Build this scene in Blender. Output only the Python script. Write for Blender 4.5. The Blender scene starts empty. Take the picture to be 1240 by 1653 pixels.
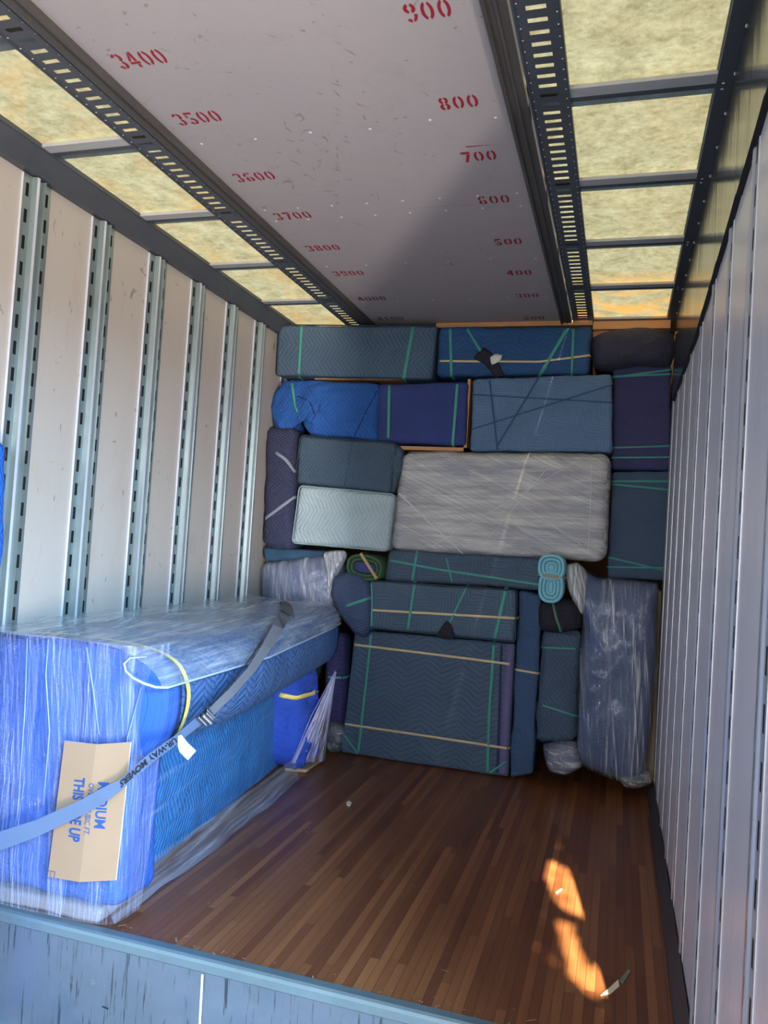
import bpy, math, random
from mathutils import Vector, Matrix, noise
from mathutils.bvhtree import BVHTree

S = bpy.context.scene
COL = S.collection
V = Vector
rng = random.Random(7)

# ------------------------------------------------------------------ camera
yaw, pitch, roll, FPX = 0.29535928, -0.03333251, 0.06401666, 1256.5
B = Matrix(((1, 0, 0), (0, 0, -1), (0, 1, 0)))
cy, sy = math.cos(yaw), math.sin(yaw)
cp, sp = math.cos(pitch), math.sin(pitch)
cr, sr = math.cos(roll), math.sin(roll)
RC = Matrix(((cr, -sr, 0), (sr, cr, 0), (0, 0, 1))) @ Matrix(((1, 0, 0), (0, cp, -sp), (0, sp, cp))) @ Matrix(((cy, 0, sy), (0, 1, 0), (-sy, 0, cy))) @ B
CAM = V((0, 0, 1.38))
cam = bpy.data.cameras.new('camera')
cam.sensor_fit = 'VERTICAL'
cam.sensor_height = 36
cam.lens = FPX / 1653 * 36
cam.clip_start = 0.02
co = bpy.data.objects.new('camera', cam)
COL.objects.link(co)
rx, ry, rz = RC[0], RC[1], RC[2]
co.matrix_world = Matrix(((rx[0], -ry[0], -rz[0], CAM.x), (rx[1], -ry[1], -rz[1], CAM.y), (rx[2], -ry[2], -rz[2], CAM.z), (0, 0, 0, 1)))
S.camera = co

# ------------------------------------------------------------------ light
S.view_settings.view_transform = 'Standard'
S.view_settings.look = 'None'
S.view_settings.gamma = 1
S.view_settings.use_curve_mapping = False
S.view_settings.exposure = 0.42
try:
    S.cycles.max_bounces = 10
    S.cycles.diffuse_bounces = 5
    S.cycles.glossy_bounces = 4
    S.cycles.transparent_max_bounces = 24
    S.cycles.transmission_bounces = 6
    S.cycles.caustics_reflective = False
    S.cycles.caustics_refractive = False
    S.cycles.sample_clamp_indirect = 4
    S.cycles.use_denoising = True
except Exception:
    pass

world = bpy.data.worlds.new('sky')
S.world = world
world.use_nodes = True
bg = world.node_tree.nodes['Background']
bg.inputs[0].default_value = (0.42, 0.62, 1.0, 1)
bg.inputs[1].default_value = 1.1

SUN_S, SUN_T = 0.18, 0.75           # sun travels +Y, -X by SUN_S, down by SUN_T
sund = V((-SUN_S, 1, -SUN_T)).normalized()
sl = bpy.data.lights.new('sun', 'SUN')
sl.energy = 30
sl.angle = math.radians(0.5)
sl.color = (1.0, 0.86, 0.58)
so = bpy.data.objects.new('sun', sl)
COL.objects.link(so)
so.rotation_euler = sund.to_track_quat('-Z', 'Y').to_euler()
so.location = (1, -4, 6)


def area(name, loc, target, sx, sy_, power, color):
    l = bpy.data.lights.new(name, 'AREA')
    l.shape = 'RECTANGLE'
    l.size = sx
    l.size_y = sy_
    l.energy = power
    l.color = color
    o = bpy.data.objects.new(name, l)
    COL.objects.link(o)
    o.location = loc
    o.rotation_euler = (V(target) - V(loc)).to_track_quat('-Z', 'Y').to_euler()
    return o


# daylight through the side doorway (open sky and bright yard beyond it), plus an added rear fill
area('doorway_skylight', (2.3, -1.0, 2.75), (-2.2, 2.8, 0.9), 1.7, 1.1, 620, (0.36, 0.66, 1.0))
area('doorway_daylight', (0.60, 0.60, 0.30), (-2.25, 2.6, 0.4), 1.2, 1.2, 26, (0.55, 0.76, 1.0))
area('yard_glow', (3.35, -3.66, 0.0), (-0.9, 3.2, 1.9), 0.4, 1.6, 440, (1.0, 0.92, 0.90))
area('added_rear_fill', (-1.0, -2.6, 1.3), (-1.0, 3, 0.7), 2.2, 2.2, 82, (0.95, 0.96, 1.0))  # unseen fill lamp added before the closed rear wall to brighten the load

# ------------------------------------------------------------------ truck dimensions
XL, XR, CE = -2.25, 0.262, 2.78
YB, YF, SILL, LOWZ = -3.0, 5.9, 2.273, -0.40
DOOR_Y0, DOOR_Y1, DOOR_Z1 = -1.2, 1.35, 2.25


# ------------------------------------------------------------------ pixel helpers
def ray(px, py):
    v = V(((px - 620) / FPX, (py - 826.5) / FPX, 1))
    return RC.transposed() @ v


def PY(px, py, Y):
    d = ray(px, py)
    return CAM + d * (Y / d.y)


def PX(px, py, X):
    d = ray(px, py)
    return CAM + d * (X / d.x)


def PZ(px, py, Z):
    d = ray(px, py)
    return CAM + d * ((Z - CAM.z) / d.z)


# ------------------------------------------------------------------ materials
MATS = {}


def lin(c):
    return tuple(((x / 255) / 12.92 if x / 255 <= 0.04045 else ((x / 255 + 0.055) / 1.055) ** 2.4) for x in c)


def newmat(name):
    m = bpy.data.materials.new(name)
    m.use_nodes = True
    nt = m.node_tree
    for n in list(nt.nodes):
        nt.nodes.remove(n)
    out = nt.nodes.new('ShaderNodeOutputMaterial')
    return m, nt, out


class NB:
    """tiny node builder"""
    def __init__(s, nt):
        s.nt = nt

    def n(s, t, **k):
        nd = s.nt.nodes.new(t)
        for a, b in k.items():
            setattr(nd, a, b)
        return nd

    def link(s, a, b):
        s.nt.links.new(a, b)

    def val(s, sock, x):
        if hasattr(x, 'is_output') or isinstance(x, bpy.types.NodeSocket):
            s.link(x, sock)
        else:
            if isinstance(x, (tuple, list)) and len(x) == 3 and sock.type == 'RGBA':
                x = (*x, 1)
            sock.default_value = x

    def math(s, op, a, b=0.0, c=None, clamp=False):
        nd = s.n('ShaderNodeMath', operation=op, use_clamp=clamp)
        s.val(nd.inputs[0], a)
        s.val(nd.inputs[1], b)
        if c is not None:
            s.val(nd.inputs[2], c)
        return nd.outputs[0]

    def mix(s, f, a, b):
        nd = s.n('ShaderNodeMix', data_type='RGBA')
        s.val(nd.inputs[0], f)
        s.val(nd.inputs[6], a)
        s.val(nd.inputs[7], b)
        return nd.outputs[2]

    def noise(s, vec, scale, detail=3, rough=0.55, dist=0.0):
        nd = s.n('ShaderNodeTexNoise')
        if vec is not None:
            s.link(vec, nd.inputs['Vector'])
        nd.inputs['Scale'].default_value = scale
        nd.inputs['Detail'].default_value = detail
        nd.inputs['Roughness'].default_value = rough
        nd.inputs['Distortion'].default_value = dist
        return nd.outputs[0]

    def ramp(s, f, stops):
        nd = s.n('ShaderNodeValToRGB')
        cr_ = nd.color_ramp
        while len(cr_.elements) < len(stops):
            cr_.elements.new(0.5)
        for e, (p, c) in zip(cr_.elements, stops):
            e.position = p
            e.color = (*c, 1) if isinstance(c, (tuple, list)) else (c, c, c, 1)
        s.link(f, nd.inputs[0])
        return nd.outputs[0]

    def mapping(s, vec, scale=(1, 1, 1), rot=(0, 0, 0), loc=(0, 0, 0)):
        nd = s.n('ShaderNodeMapping')
        s.link(vec, nd.inputs[0])
        nd.inputs['Scale'].default_value = scale
        nd.inputs['Rotation'].default_value = rot
        nd.inputs['Location'].default_value = loc
        return nd.outputs[0]

    def bump(s, h, strength=0.5, dist=0.01, normal=None):
        nd = s.n('ShaderNodeBump')
        nd.inputs['Strength'].default_value = strength
        nd.inputs['Distance'].default_value = dist
        s.link(h, nd.inputs['Height'])
        if normal is not None:
            s.link(normal, nd.inputs['Normal'])
        return nd.outputs[0]

    def bsdf(s, col, rough=0.5, metal=0.0, normal=None, spec=0.5, sheen=0.0, coat=0.0):
        nd = s.n('ShaderNodeBsdfPrincipled')
        s.val(nd.inputs['Base Color'], col)
        s.val(nd.inputs['Roughness'], rough)
        s.val(nd.inputs['Metallic'], metal)
        nd.inputs['Specular IOR Level'].default_value = spec
        nd.inputs['Sheen Weight'].default_value = sheen
        nd.inputs['Coat Weight'].default_value = coat
        nd.inputs['Coat Roughness'].default_value = 0.2
        if normal is not None:
            s.link(normal, nd.inputs['Normal'])
        return nd.outputs[0]


def simple(name, c, rough=0.6, metal=0.0, var=0.12, scale=12, spec=0.5, coat=0.0, bump=0.0):
    if name in MATS:
        return MATS[name]
    m, nt, out = newmat(name)
    b = NB(nt)
    tc = b.n('ShaderNodeTexCoord')
    n = b.noise(tc.outputs['Object'], scale)
    c = lin(c)
    col = b.mix(n, tuple(x * (1 - var) for x in c), tuple(min(1, x * (1 + var)) for x in c))
    nr = b.bump(n, bump, 0.005) if bump else None
    b.link(b.bsdf(col, rough, metal, nr, spec, coat=coat), out.inputs[0])
    MATS[name] = m
    return m


def quilt(name, c, ang=0.0, period=0.20, amp=0.055, spacing=0.026, dark=0.74, bstr=0.55, sheen=0.0, rough=0.85, fine=False):
    """stitched zigzag moving blanket; UVs are metres"""
    if name in MATS:
        return MATS[name]
    m, nt, out = newmat(name)
    b = NB(nt)
    uv = b.n('ShaderNodeTexCoord').outputs['UV']
    w = b.noise(uv, 5, 2)
    w2 = b.noise(b.mapping(uv, loc=(3, 7, 1)), 5, 2)
    mp = b.mapping(uv, rot=(0, 0, ang))
    sx = b.n('ShaderNodeSeparateXYZ')
    b.link(mp, sx.inputs[0])
    u = b.math('ADD', sx.outputs[0], b.math('MULTIPLY', w, 0.06))
    v = b.math('ADD', sx.outputs[1], b.math('MULTIPLY', w2, 0.06))
    pp = b.math('PINGPONG', u, period / 2)
    t = b.math('ADD', v, b.math('MULTIPLY', pp, amp / (period / 2)))
    fr = b.math('PINGPONG', t, spacing / 2)
    h = b.math('POWER', b.math('DIVIDE', fr, spacing / 2), 0.55)
    stitch = b.math('SMOOTH_MIN', h, 1.0, 0.1)
    big = b.noise(uv, 3.5, 4, 0.6)
    fold = b.noise(b.mapping(uv, scale=(1, 2.2, 1), rot=(0, 0, 0.6)), 5, 5, 0.65, 1.2)
    c = lin(c)
    ca = b.mix(big, tuple(x * 0.80 for x in c), tuple(min(1, x * 1.2) for x in c))
    dk = b.ramp(stitch, [(0.0, dark), (0.55, 1.0)])
    mul = b.n('ShaderNodeMix', data_type='RGBA', blend_type='MULTIPLY')
    mul.inputs[0].default_value = 1
    b.link(ca, mul.inputs[6])
    b.link(dk, mul.inputs[7])
    n1 = b.bump(h, bstr, 0.006)
    n2 = b.bump(fold, 0.55, 0.04, n1)
    b.link(b.bsdf(mul.outputs[2], rough, 0, n2, 0.3, sheen), out.inputs[0])
    MATS[name] = m
    return m


def film(name, base=0.12, streak=0.5, thr=(0.45, 0.75), rot=0.0, tint=(0.82, 0.87, 0.95), fres=0.8, su=1.3, sv=70, bstr=0.6, rough=0.12, patch=0.5):
    """stretch film: clear sheet with pulled milky streaks; streaks run along U"""
    if name in MATS:
        return MATS[name]
    m, nt, out = newmat(name)
    b = NB(nt)
    uv = b.n('ShaderNodeTexCoord').outputs['UV']
    s1 = b.noise(b.mapping(uv, scale=(su, sv, 1), rot=(0, 0, 0)), 1.0, 4, 0.6, 0.3)
    uvr = b.mapping(uv, rot=(0, 0, rot))
    s2 = b.noise(b.mapping(uvr, scale=(su * 0.8, sv * 0.6, 1), loc=(5, 3, 0)), 1.0, 3, 0.6, 0.6)
    s3 = b.noise(b.mapping(uv, scale=(su * 2.5, sv * 0.09, 1), loc=(9, 3, 0)), 1.0, 3, 0.6, 0.5)
    st = b.math('ADD', b.math('MULTIPLY', s1, 0.5), b.math('MULTIPLY', s2, 0.5))
    a1 = b.ramp(st, [(thr[0], 0.0), (thr[1], 1.0)])
    a2 = b.ramp(s3, [(0.35, 1 - patch), (0.65, 1.0)])
    al = b.math('ADD', b.math('MULTIPLY', b.math('MULTIPLY', a1, a2), streak), b.math('MULTIPLY', a2, base), clamp=True)
    nrm = b.bump(b.math('ADD', st, b.math('MULTIPLY', s3, 0.8)), bstr, 0.012)
    tr = b.n('ShaderNodeBsdfTransparent')
    gl = b.n('ShaderNodeBsdfGlossy')
    gl.inputs['Roughness'].default_value = rough
    b.link(nrm, gl.inputs['Normal'])
    fr = b.n('ShaderNodeFresnel')
    fr.inputs[0].default_value = 1.5
    b.link(nrm, fr.inputs['Normal'])
    geo = b.n('ShaderNodeNewGeometry')
    ff = b.math('MULTIPLY', b.math('MULTIPLY', fr.outputs[0], fres), b.math('SUBTRACT', 1.0, geo.outputs['Backfacing']), clamp=True)
    m1 = b.n('ShaderNodeMixShader')
    b.link(ff, m1.inputs[0])
    b.link(tr.outputs[0], m1.inputs[1])
    b.link(gl.outputs[0], m1.inputs[2])
    df = b.bsdf(tint, 0.3, 0, nrm, 0.6)
    m2 = b.n('ShaderNodeMixShader')
    b.link(al, m2.inputs[0])
    b.link(m1.outputs[0], m2.inputs[1])
    b.link(df, m2.inputs[2])
    b.link(m2.outputs[0], out.inputs[0])
    MATS[name] = m
    return m


# ------------------------------------------------------------------ mesh helpers
def link_mesh(name, verts, faces, mat, parent=None, uvs=None, smooth=True, mats=None, fmat=None, recalc=True):
    loc = V(parent['_loc']) if parent is not None and '_loc' in parent else V((0, 0, 0))
    me = bpy.data.meshes.new(name)
    me.from_pydata([tuple(V(v) - loc) for v in verts], [], faces)
    me.validate()
    if uvs is not None and len(uvs) == len(me.loops):
        ul = me.uv_layers.new(name='UVMap')
        for i, u in enumerate(uvs):
            ul.data[i].uv = u
    if smooth:
        for p in me.polygons:
            p.use_smooth = True
    for mm in (mats or [mat]):
        me.materials.append(mm)
    if fmat:
        for p, k in zip(me.polygons, fmat):
            p.material_index = k
    me.update()
    o = bpy.data.objects.new(name, me)
    COL.objects.link(o)
    if parent is not None:
        o.parent = parent
    return o


def thing(name, label, cat, loc, group=None):
    o = bpy.data.objects.new(name, None)
    o.empty_display_size = 0.1
    COL.objects.link(o)
    o.location = loc
    o['_loc'] = tuple(loc)
    o['label'] = label
    o['category'] = cat
    if name == 'wrapped_furniture':
        group = 'blanket-wrapped furniture in the load'
    if group:
        o['group'] = group
    return o


def tag(o, label, cat, group=None):
    o['label'] = label
    o['category'] = cat
    if group:
        o['group'] = group
    return o


def struct(o):
    o['kind'] = 'structure'
    return o


class MB:
    def __init__(s):
        s.v, s.f, s.uv, s.m = [], [], [], []

    def quad(s, a, b, c, d, mi=0, uv=None):
        i = len(s.v)
        s.v += [V(a), V(b), V(c), V(d)]
        s.f.append((i, i + 1, i + 2, i + 3))
        if uv is None:
            e1 = (V(b) - V(a)).length
            e2 = (V(d) - V(a)).length
            uv = [(0, 0), (e1, 0), (e1, e2), (0, e2)]
        s.uv += uv
        s.m.append(mi)

    def poly(s, pts, mi=0):
        i = len(s.v)
        s.v += [V(p) for p in pts]
        s.f.append(tuple(range(i, i + len(pts))))
        s.uv += [(p[0], p[1]) for p in pts]
        s.m.append(mi)

    def box(s, a, b, mi=0):
        x0, y0, z0 = a
        x1, y1, z1 = b
        P = [(x, y, z) for z in (z0, z1) for y in (y0, y1) for x in (x0, x1)]
        for q in ((0, 2, 3, 1), (4, 5, 7, 6), (0, 1, 5, 4), (2, 6, 7, 3), (0, 4, 6, 2), (1, 3, 7, 5)):
            pts = [P[k] for k in q]
            i = len(s.v)
            s.v += [V(p) for p in pts]
            s.f.append((i, i + 1, i + 2, i + 3))
            n = (V(pts[1]) - V(pts[0])).cross(V(pts[2]) - V(pts[0]))
            ax = max(range(3), key=lambda k: abs(n[k]))
            for p in pts:
                s.uv.append({0: (p[1], p[2]), 1: (p[0], p[2]), 2: (p[0], p[1])}[ax])
            s.m.append(mi)

    def dome(s, c, n, r, mi=0, k=6):
        n = V(n).normalized()
        t = n.orthogonal().normalized()
        u = n.cross(t)
        i = len(s.v)
        for j in range(k):
            a = 2 * math.pi * j / k
            s.v.append(V(c) + (t * math.cos(a) + u * math.sin(a)) * r)
        s.v.append(V(c) + n * r * 0.5)
        for j in range(k):
            s.f.append((i + j, i + (j + 1) % k, i + k))
            s.uv += [(0, 0), (0.01, 0), (0, 0.01)]
            s.m.append(mi)

    def tube(s, pts, r, k=8, mi=0):
        i0 = len(s.v)
        n = len(pts)
        pts = [V(p) for p in pts]
        ref = None
        for a in range(n):
            t = (pts[min(a + 1, n - 1)] - pts[max(a - 1, 0)]).normalized()
            if ref is None:
                ref = t.orthogonal().normalized()
            ref = (ref - t * ref.dot(t)).normalized()
            u = t.cross(ref)
            rr = r[a] if isinstance(r, (list, tuple)) else r
            for j in range(k):
                an = 2 * math.pi * j / k
                s.v.append(pts[a] + (ref * math.cos(an) + u * math.sin(an)) * rr)
        for a in range(n - 1):
            for j in range(k):
                s.f.append((i0 + a * k + j, i0 + a * k + (j + 1) % k, i0 + (a + 1) * k + (j + 1) % k, i0 + (a + 1) * k + j))
                s.uv += [(a * .05, j * .01), (a * .05, j * .01 + .01), (a * .05 + .05, j * .01 + .01), (a * .05 + .05, j * .01)]
                s.m.append(mi)
        for e in (0, n - 1):
            s.f.append(tuple(i0 + e * k + j for j in range(k)))
            s.uv += [(0, 0)] * k
            s.m.append(mi)

    def build(s, name, mat, parent=None, smooth=False, mats=None):
        return link_mesh(name, s.v, s.f, mat, parent, s.uv, smooth, mats, s.m)


def wr(p, seed, amp, freq):
    q = V(p) * freq + V((seed * 3.1, seed * 1.7, seed * 0.9))
    a = noise.noise(q)
    b = 1 - abs(noise.noise(q * 2.1 + V((5, 5, 5)))) * 2
    c = noise.noise(V((q.x * 3.3 + 9, q.y * 3.3, q.z * 1.6)))
    return amp * (a * 1.2 + 0.6 * b * abs(b) + 0.45 * c)


def block_mesh(TL, TR, BR, BL, depth=0.4, r=0.03, puff=0.01, wrk=0.006, seed=1, freq=5, seg=0.028, ddir=(0, 1, 0), grow=0.0):
    TL, TR, BR, BL = V(TL), V(TR), V(BR), V(BL)
    ddir = V(ddir).normalized()
    wx = ((TR - TL).length + (BR - BL).length) / 2
    hz = ((TL - BL).length + (TR - BR).length) / 2
    h = (wx / 2, depth / 2, hz / 2)
    r = min(r, min(h) * 0.95)

    def axis(hh):
        inner = hh - r
        k = 4
        lo = [-inner - r * math.tan(math.radians(45 * j / k)) for j in range(k, 0, -1)]
        n = max(2, int(2 * inner / seg)) if inner > 0.004 else 1
        mid = [-inner + 2 * inner * j / n for j in range(n + 1)]
        return lo + mid + [-x for x in reversed(lo)]
    A = [axis(x) for x in h]
    nx, ny, nz = [len(a) - 1 for a in A]
    idx, verts, loc = {}, [], []

    def vid(i, j, k):
        key = (i, j, k)
        if key in idx:
            return idx[key]
        p = V((A[0][i], A[1][j], A[2][k]))
        q = V([max(-(h[a] - r), min(h[a] - r, p[a])) for a in range(3)])
        d = p - q
        if d.length > 1e-9:
            p = q + d.normalized() * r
            n = d.normalized()
        else:
            n = V((0, -1, 0))
        s, t = p.x / h[0], p.z / h[2]
        y = p.y + h[1]
        fx = max(0, 1 - s * s) ** 0.5
        fz = max(0, 1 - t * t) ** 0.5
        y -= puff * fx * fz * max(0, -p.y / h[1])
        a_, b_ = (s + 1) / 2, (t + 1) / 2
        top = TL.lerp(TR, a_)
        bot = BL.lerp(BR, a_)
        P = bot.lerp(top, b_) + ddir * y
        right = (TR - TL + BR - BL).normalized()
        up = (TL - BL + TR - BR).normalized()
        nw = (right * n.x + ddir * n.y + up * n.z)
        w = wr(P, seed, wrk, freq)
        P = P + nw * (w + grow)
        idx[key] = len(verts)
        verts.append(P)
        loc.append(p)
        return idx[key]
    faces, uvs = [], []

    def face(ks, ax):
        ids = [vid(*k) for k in ks]
        faces.append(tuple(ids))
        for i in ids:
            p = loc[i]
            uvs.append({0: (p.y, p.z), 1: (p.x, p.z), 2: (p.x, p.y)}[ax])
    for i in range(nx):
        for k in range(nz):
            face([(i, 0, k), (i + 1, 0, k), (i + 1, 0, k + 1), (i, 0, k + 1)], 1)
            face([(i, ny, k), (i, ny, k + 1), (i + 1, ny, k + 1), (i + 1, ny, k)], 1)
    for j in range(ny):
        for k in range(nz):
            face([(0, j, k), (0, j, k + 1), (0, j + 1, k + 1), (0, j + 1, k)], 0)
            face([(nx, j, k), (nx, j + 1, k), (nx, j + 1, k + 1), (nx, j, k + 1)], 0)
    for i in range(nx):
        for j in range(ny):
            face([(i, j, 0), (i, j + 1, 0), (i + 1, j + 1, 0), (i + 1, j, 0)], 2)
            face([(i, j, nz), (i + 1, j, nz), (i + 1, j + 1, nz), (i, j + 1, nz)], 2)
    return verts, faces, uvs


def pillow_mesh(outline, depth=0.35, puff=0.06, r=0.05, wrk=0.006, seed=1, freq=6, rings=16, sub=9, power=0.5, grow=0.0):
    """outline: world points roughly in an XZ plane, clockwise from top left"""
    n = len(outline)
    O = [V(p) for p in outline]
    pts = []
    for i in range(n):
        p0, p1, p2, p3 = O[i - 1], O[i], O[(i + 1) % n], O[(i + 2) % n]
        for s in range(sub):
            t = s / sub
            a = p1.lerp(p2, t)
            c = 0.5 * ((2 * p1) + (p2 - p0) * t + (2 * p0 - 5 * p1 + 4 * p2 - p3) * t * t + (3 * p1 - p0 - 3 * p2 + p3) * t ** 3)
            pts.append(a * 0.45 + c * 0.55)
    cen = sum(pts, V()) / len(pts)
    m = len(pts)
    verts, loc = [cen + V((0, -puff, 0))], [cen]
    rs = [(k + 1) / rings for k in range(rings)]
    for s in rs:
        for p in pts:
            q = cen.lerp(p, s)
            y = -puff * max(0, 1 - s ** 2.6) ** power
            verts.append(q + V((0, y, 0)))
            loc.append(q)
    for y in (r * 0.35, r, depth):
        for p in pts:
            g = (p - cen)
            q = p + g.normalized() * (0.006 if y < depth else 0)
            verts.append(q + V((0, y, 0)))
            loc.append(q + V((y, 0, y)))
    for i, v in enumerate(verts):
        g = (v - cen)
        verts[i] = v + V((0, -1, 0)) * wr(v, seed, wrk, freq) + g.normalized() * (grow if g.length > 1e-6 else 0) + V((0, -grow, 0))
    faces = [(0, 1 + (i + 1) % m, 1 + i) for i in range(m)]
    R = rings + 3
    for k in range(R - 1):
        for i in range(m):
            a, b = 1 + k * m + i, 1 + k * m + (i + 1) % m
            faces.append((a, b, b + m, a + m))
    faces.append(tuple(1 + (R - 1) * m + i for i in range(m)))
    uvs = []
    for f in faces:
        for i in f:
            uvs.append((loc[i].x, loc[i].z))
    return verts, faces, uvs


def quad_px(px, Y):
    Ys = Y if isinstance(Y, (list, tuple)) else [Y] * 4
    return [PY(p[0], p[1], y) for p, y in zip(px, Ys)]


def base_of(verts):
    xs = [v.x for v in verts]
    ys = [v.y for v in verts]
    zs = [v.z for v in verts]
    return V(((min(xs) + max(xs)) / 2, (min(ys) + max(ys)) / 2, min(zs)))


def bvh_of(verts, faces):
    return BVHTree.FromPolygons([tuple(v) for v in verts], faces, epsilon=0.0)


def band(parent, bvh, px, width, mat, name='band', lift=0.003, wrap=0.10, thick=0.0025):
    """flat band lying on the wrapped body along the line through px points"""
    P = []
    for (a, b) in zip(px[:-1], px[1:]):
        n = max(3, int(math.hypot(b[0] - a[0], b[1] - a[1]) / 5))
        for k in range(n):
            t = k / n
            P.append((a[0] + (b[0] - a[0]) * t, a[1] + (b[1] - a[1]) * t))
    P.append(px[-1])
    pts = []
    for p in P:
        d = ray(*p).normalized()
        hit, nrm, _, _ = bvh.ray_cast(CAM, d)
        if hit is None:
            continue
        if nrm.dot(d) > 0:
            nrm = -nrm
        if pts and (hit - pts[-1][0]).length > 0.25:
            continue
        pts.append((hit, nrm))
    if len(pts) < 2:
        return None
    # smooth the depth a little so a taut band bridges small dents
    q = [p[0].copy() for p in pts]
    for i in range(1, len(q) - 1):
        q[i] = (pts[i - 1][0] + pts[i][0] * 2 + pts[i + 1][0]) / 4
    N = [p[1] for p in pts]
    if wrap:
        t0 = (q[0] - q[1]).normalized()
        t1 = (q[-1] - q[-2]).normalized()
        q = [q[0] + t0 * 0.008 + V((0, wrap, 0)), q[0] + t0 * 0.006 + V((0, 0.02, 0))] + q + [q[-1] + t1 * 0.006 + V((0, 0.02, 0)), q[-1] + t1 * 0.008 + V((0, wrap, 0))]
        N = [t0, (t0 + N[0]).normalized()] + N + [(t1 + N[-1]).normalized(), t1]
    verts, faces, uvs = [], [], []
    L = 0
    for i in range(len(q)):
        t = (q[min(i + 1, len(q) - 1)] - q[max(i - 1, 0)]).normalized()
        n = (N[i] - t * N[i].dot(t))
        n = n.normalized() if n.length > 1e-6 else V((0, -1, 0))
        w = t.cross(n).normalized() * (width / 2)
        c = q[i] + n * lift
        verts += [c - w, c + w, c + w + n * thick, c - w + n * thick]
    for i in range(len(q) - 1):
        a = i * 4
        for j in range(4):
            faces.append((a + j, a + (j + 1) % 4, a + 4 + (j + 1) % 4, a + 4 + j))
            L = i * 0.02
            uvs += [(L, j * .01), (L, j * .01 + .01), (L + .02, j * .01 + .01), (L + .02, j * .01)]
    return link_mesh(name, verts, faces, mat, parent, uvs, True)


def piping(parent, q, r, col, rad=.0045, y=.006):
    TL, TR, BR, BL = q
    rr = r * .9
    pts = []
    wx, hz = (TR - TL).length, (TL - BL).length
    for cx, cz, a0 in ((wx - rr, hz - rr, 90), (wx - rr, rr, 0), (rr, rr, -90), (rr, hz - rr, -180)):
        for k in range(6):
            a = math.radians(a0 - 90 * k / 5)
            x, z = cx + (rr) * math.cos(a), cz + (rr) * math.sin(a)
            u, v = x / wx, z / hz
            pts.append(BL.lerp(BR, u).lerp(TL.lerp(TR, u), v) + V((0, y, 0)))
    out = []
    for a, b_ in zip(pts, pts[1:] + pts[:1]):
        n = max(1, int((b_ - a).length / .05))
        for k in range(n):
            p = a.lerp(b_, k / n)
            out.append(p + V((0, .003 * noise.noise(p * 6), .003 * noise.noise(p * 5))))
    out.append(out[0])
    m = MB()
    m.tube(out, rad, 6)
    return m.build('piping', col, parent, smooth=True)


PIPE = simple('dark_piping', (34, 52, 66), .7)
PIPEM = simple('pale_piping', (150, 172, 172), .7)


def block_item(name, label, cat, px, Y, mat, part='blanket', bands=(), group=None, pipe=None, **k):
    q = quad_px(px, Y)
    vs, fs, uv = block_mesh(*q, **k)
    base = base_of(vs)
    t = thing(name, label, cat, base, group)
    o = link_mesh(part, vs, fs, mat, t, uv)
    if pipe:
        o['_loc'] = tuple(base)
        piping(o, q, k.get('r', .03), pipe)
    bv = bvh_of(vs, fs)
    for bd in bands:
        band(t, bv, bd[0], bd[1], bd[2], bd[3] if len(bd) > 3 else 'band')
    return t, bv, (vs, fs, uv)


def pillow_item(name, label, cat, px, Y, mat, part='blanket', bands=(), group=None, **k):
    vs, fs, uv = pillow_mesh([PY(p[0], p[1], (p[2] if len(p) > 2 else Y)) for p in px], **k)
    base = base_of(vs)
    t = thing(name, label, cat, base, group)
    link_mesh(part, vs, fs, mat, t, uv)
    bv = bvh_of(vs, fs)
    for bd in bands:
        band(t, bv, bd[0], bd[1], bd[2], bd[3] if len(bd) > 3 else 'band')
    return t, bv, (vs, fs, uv)


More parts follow.
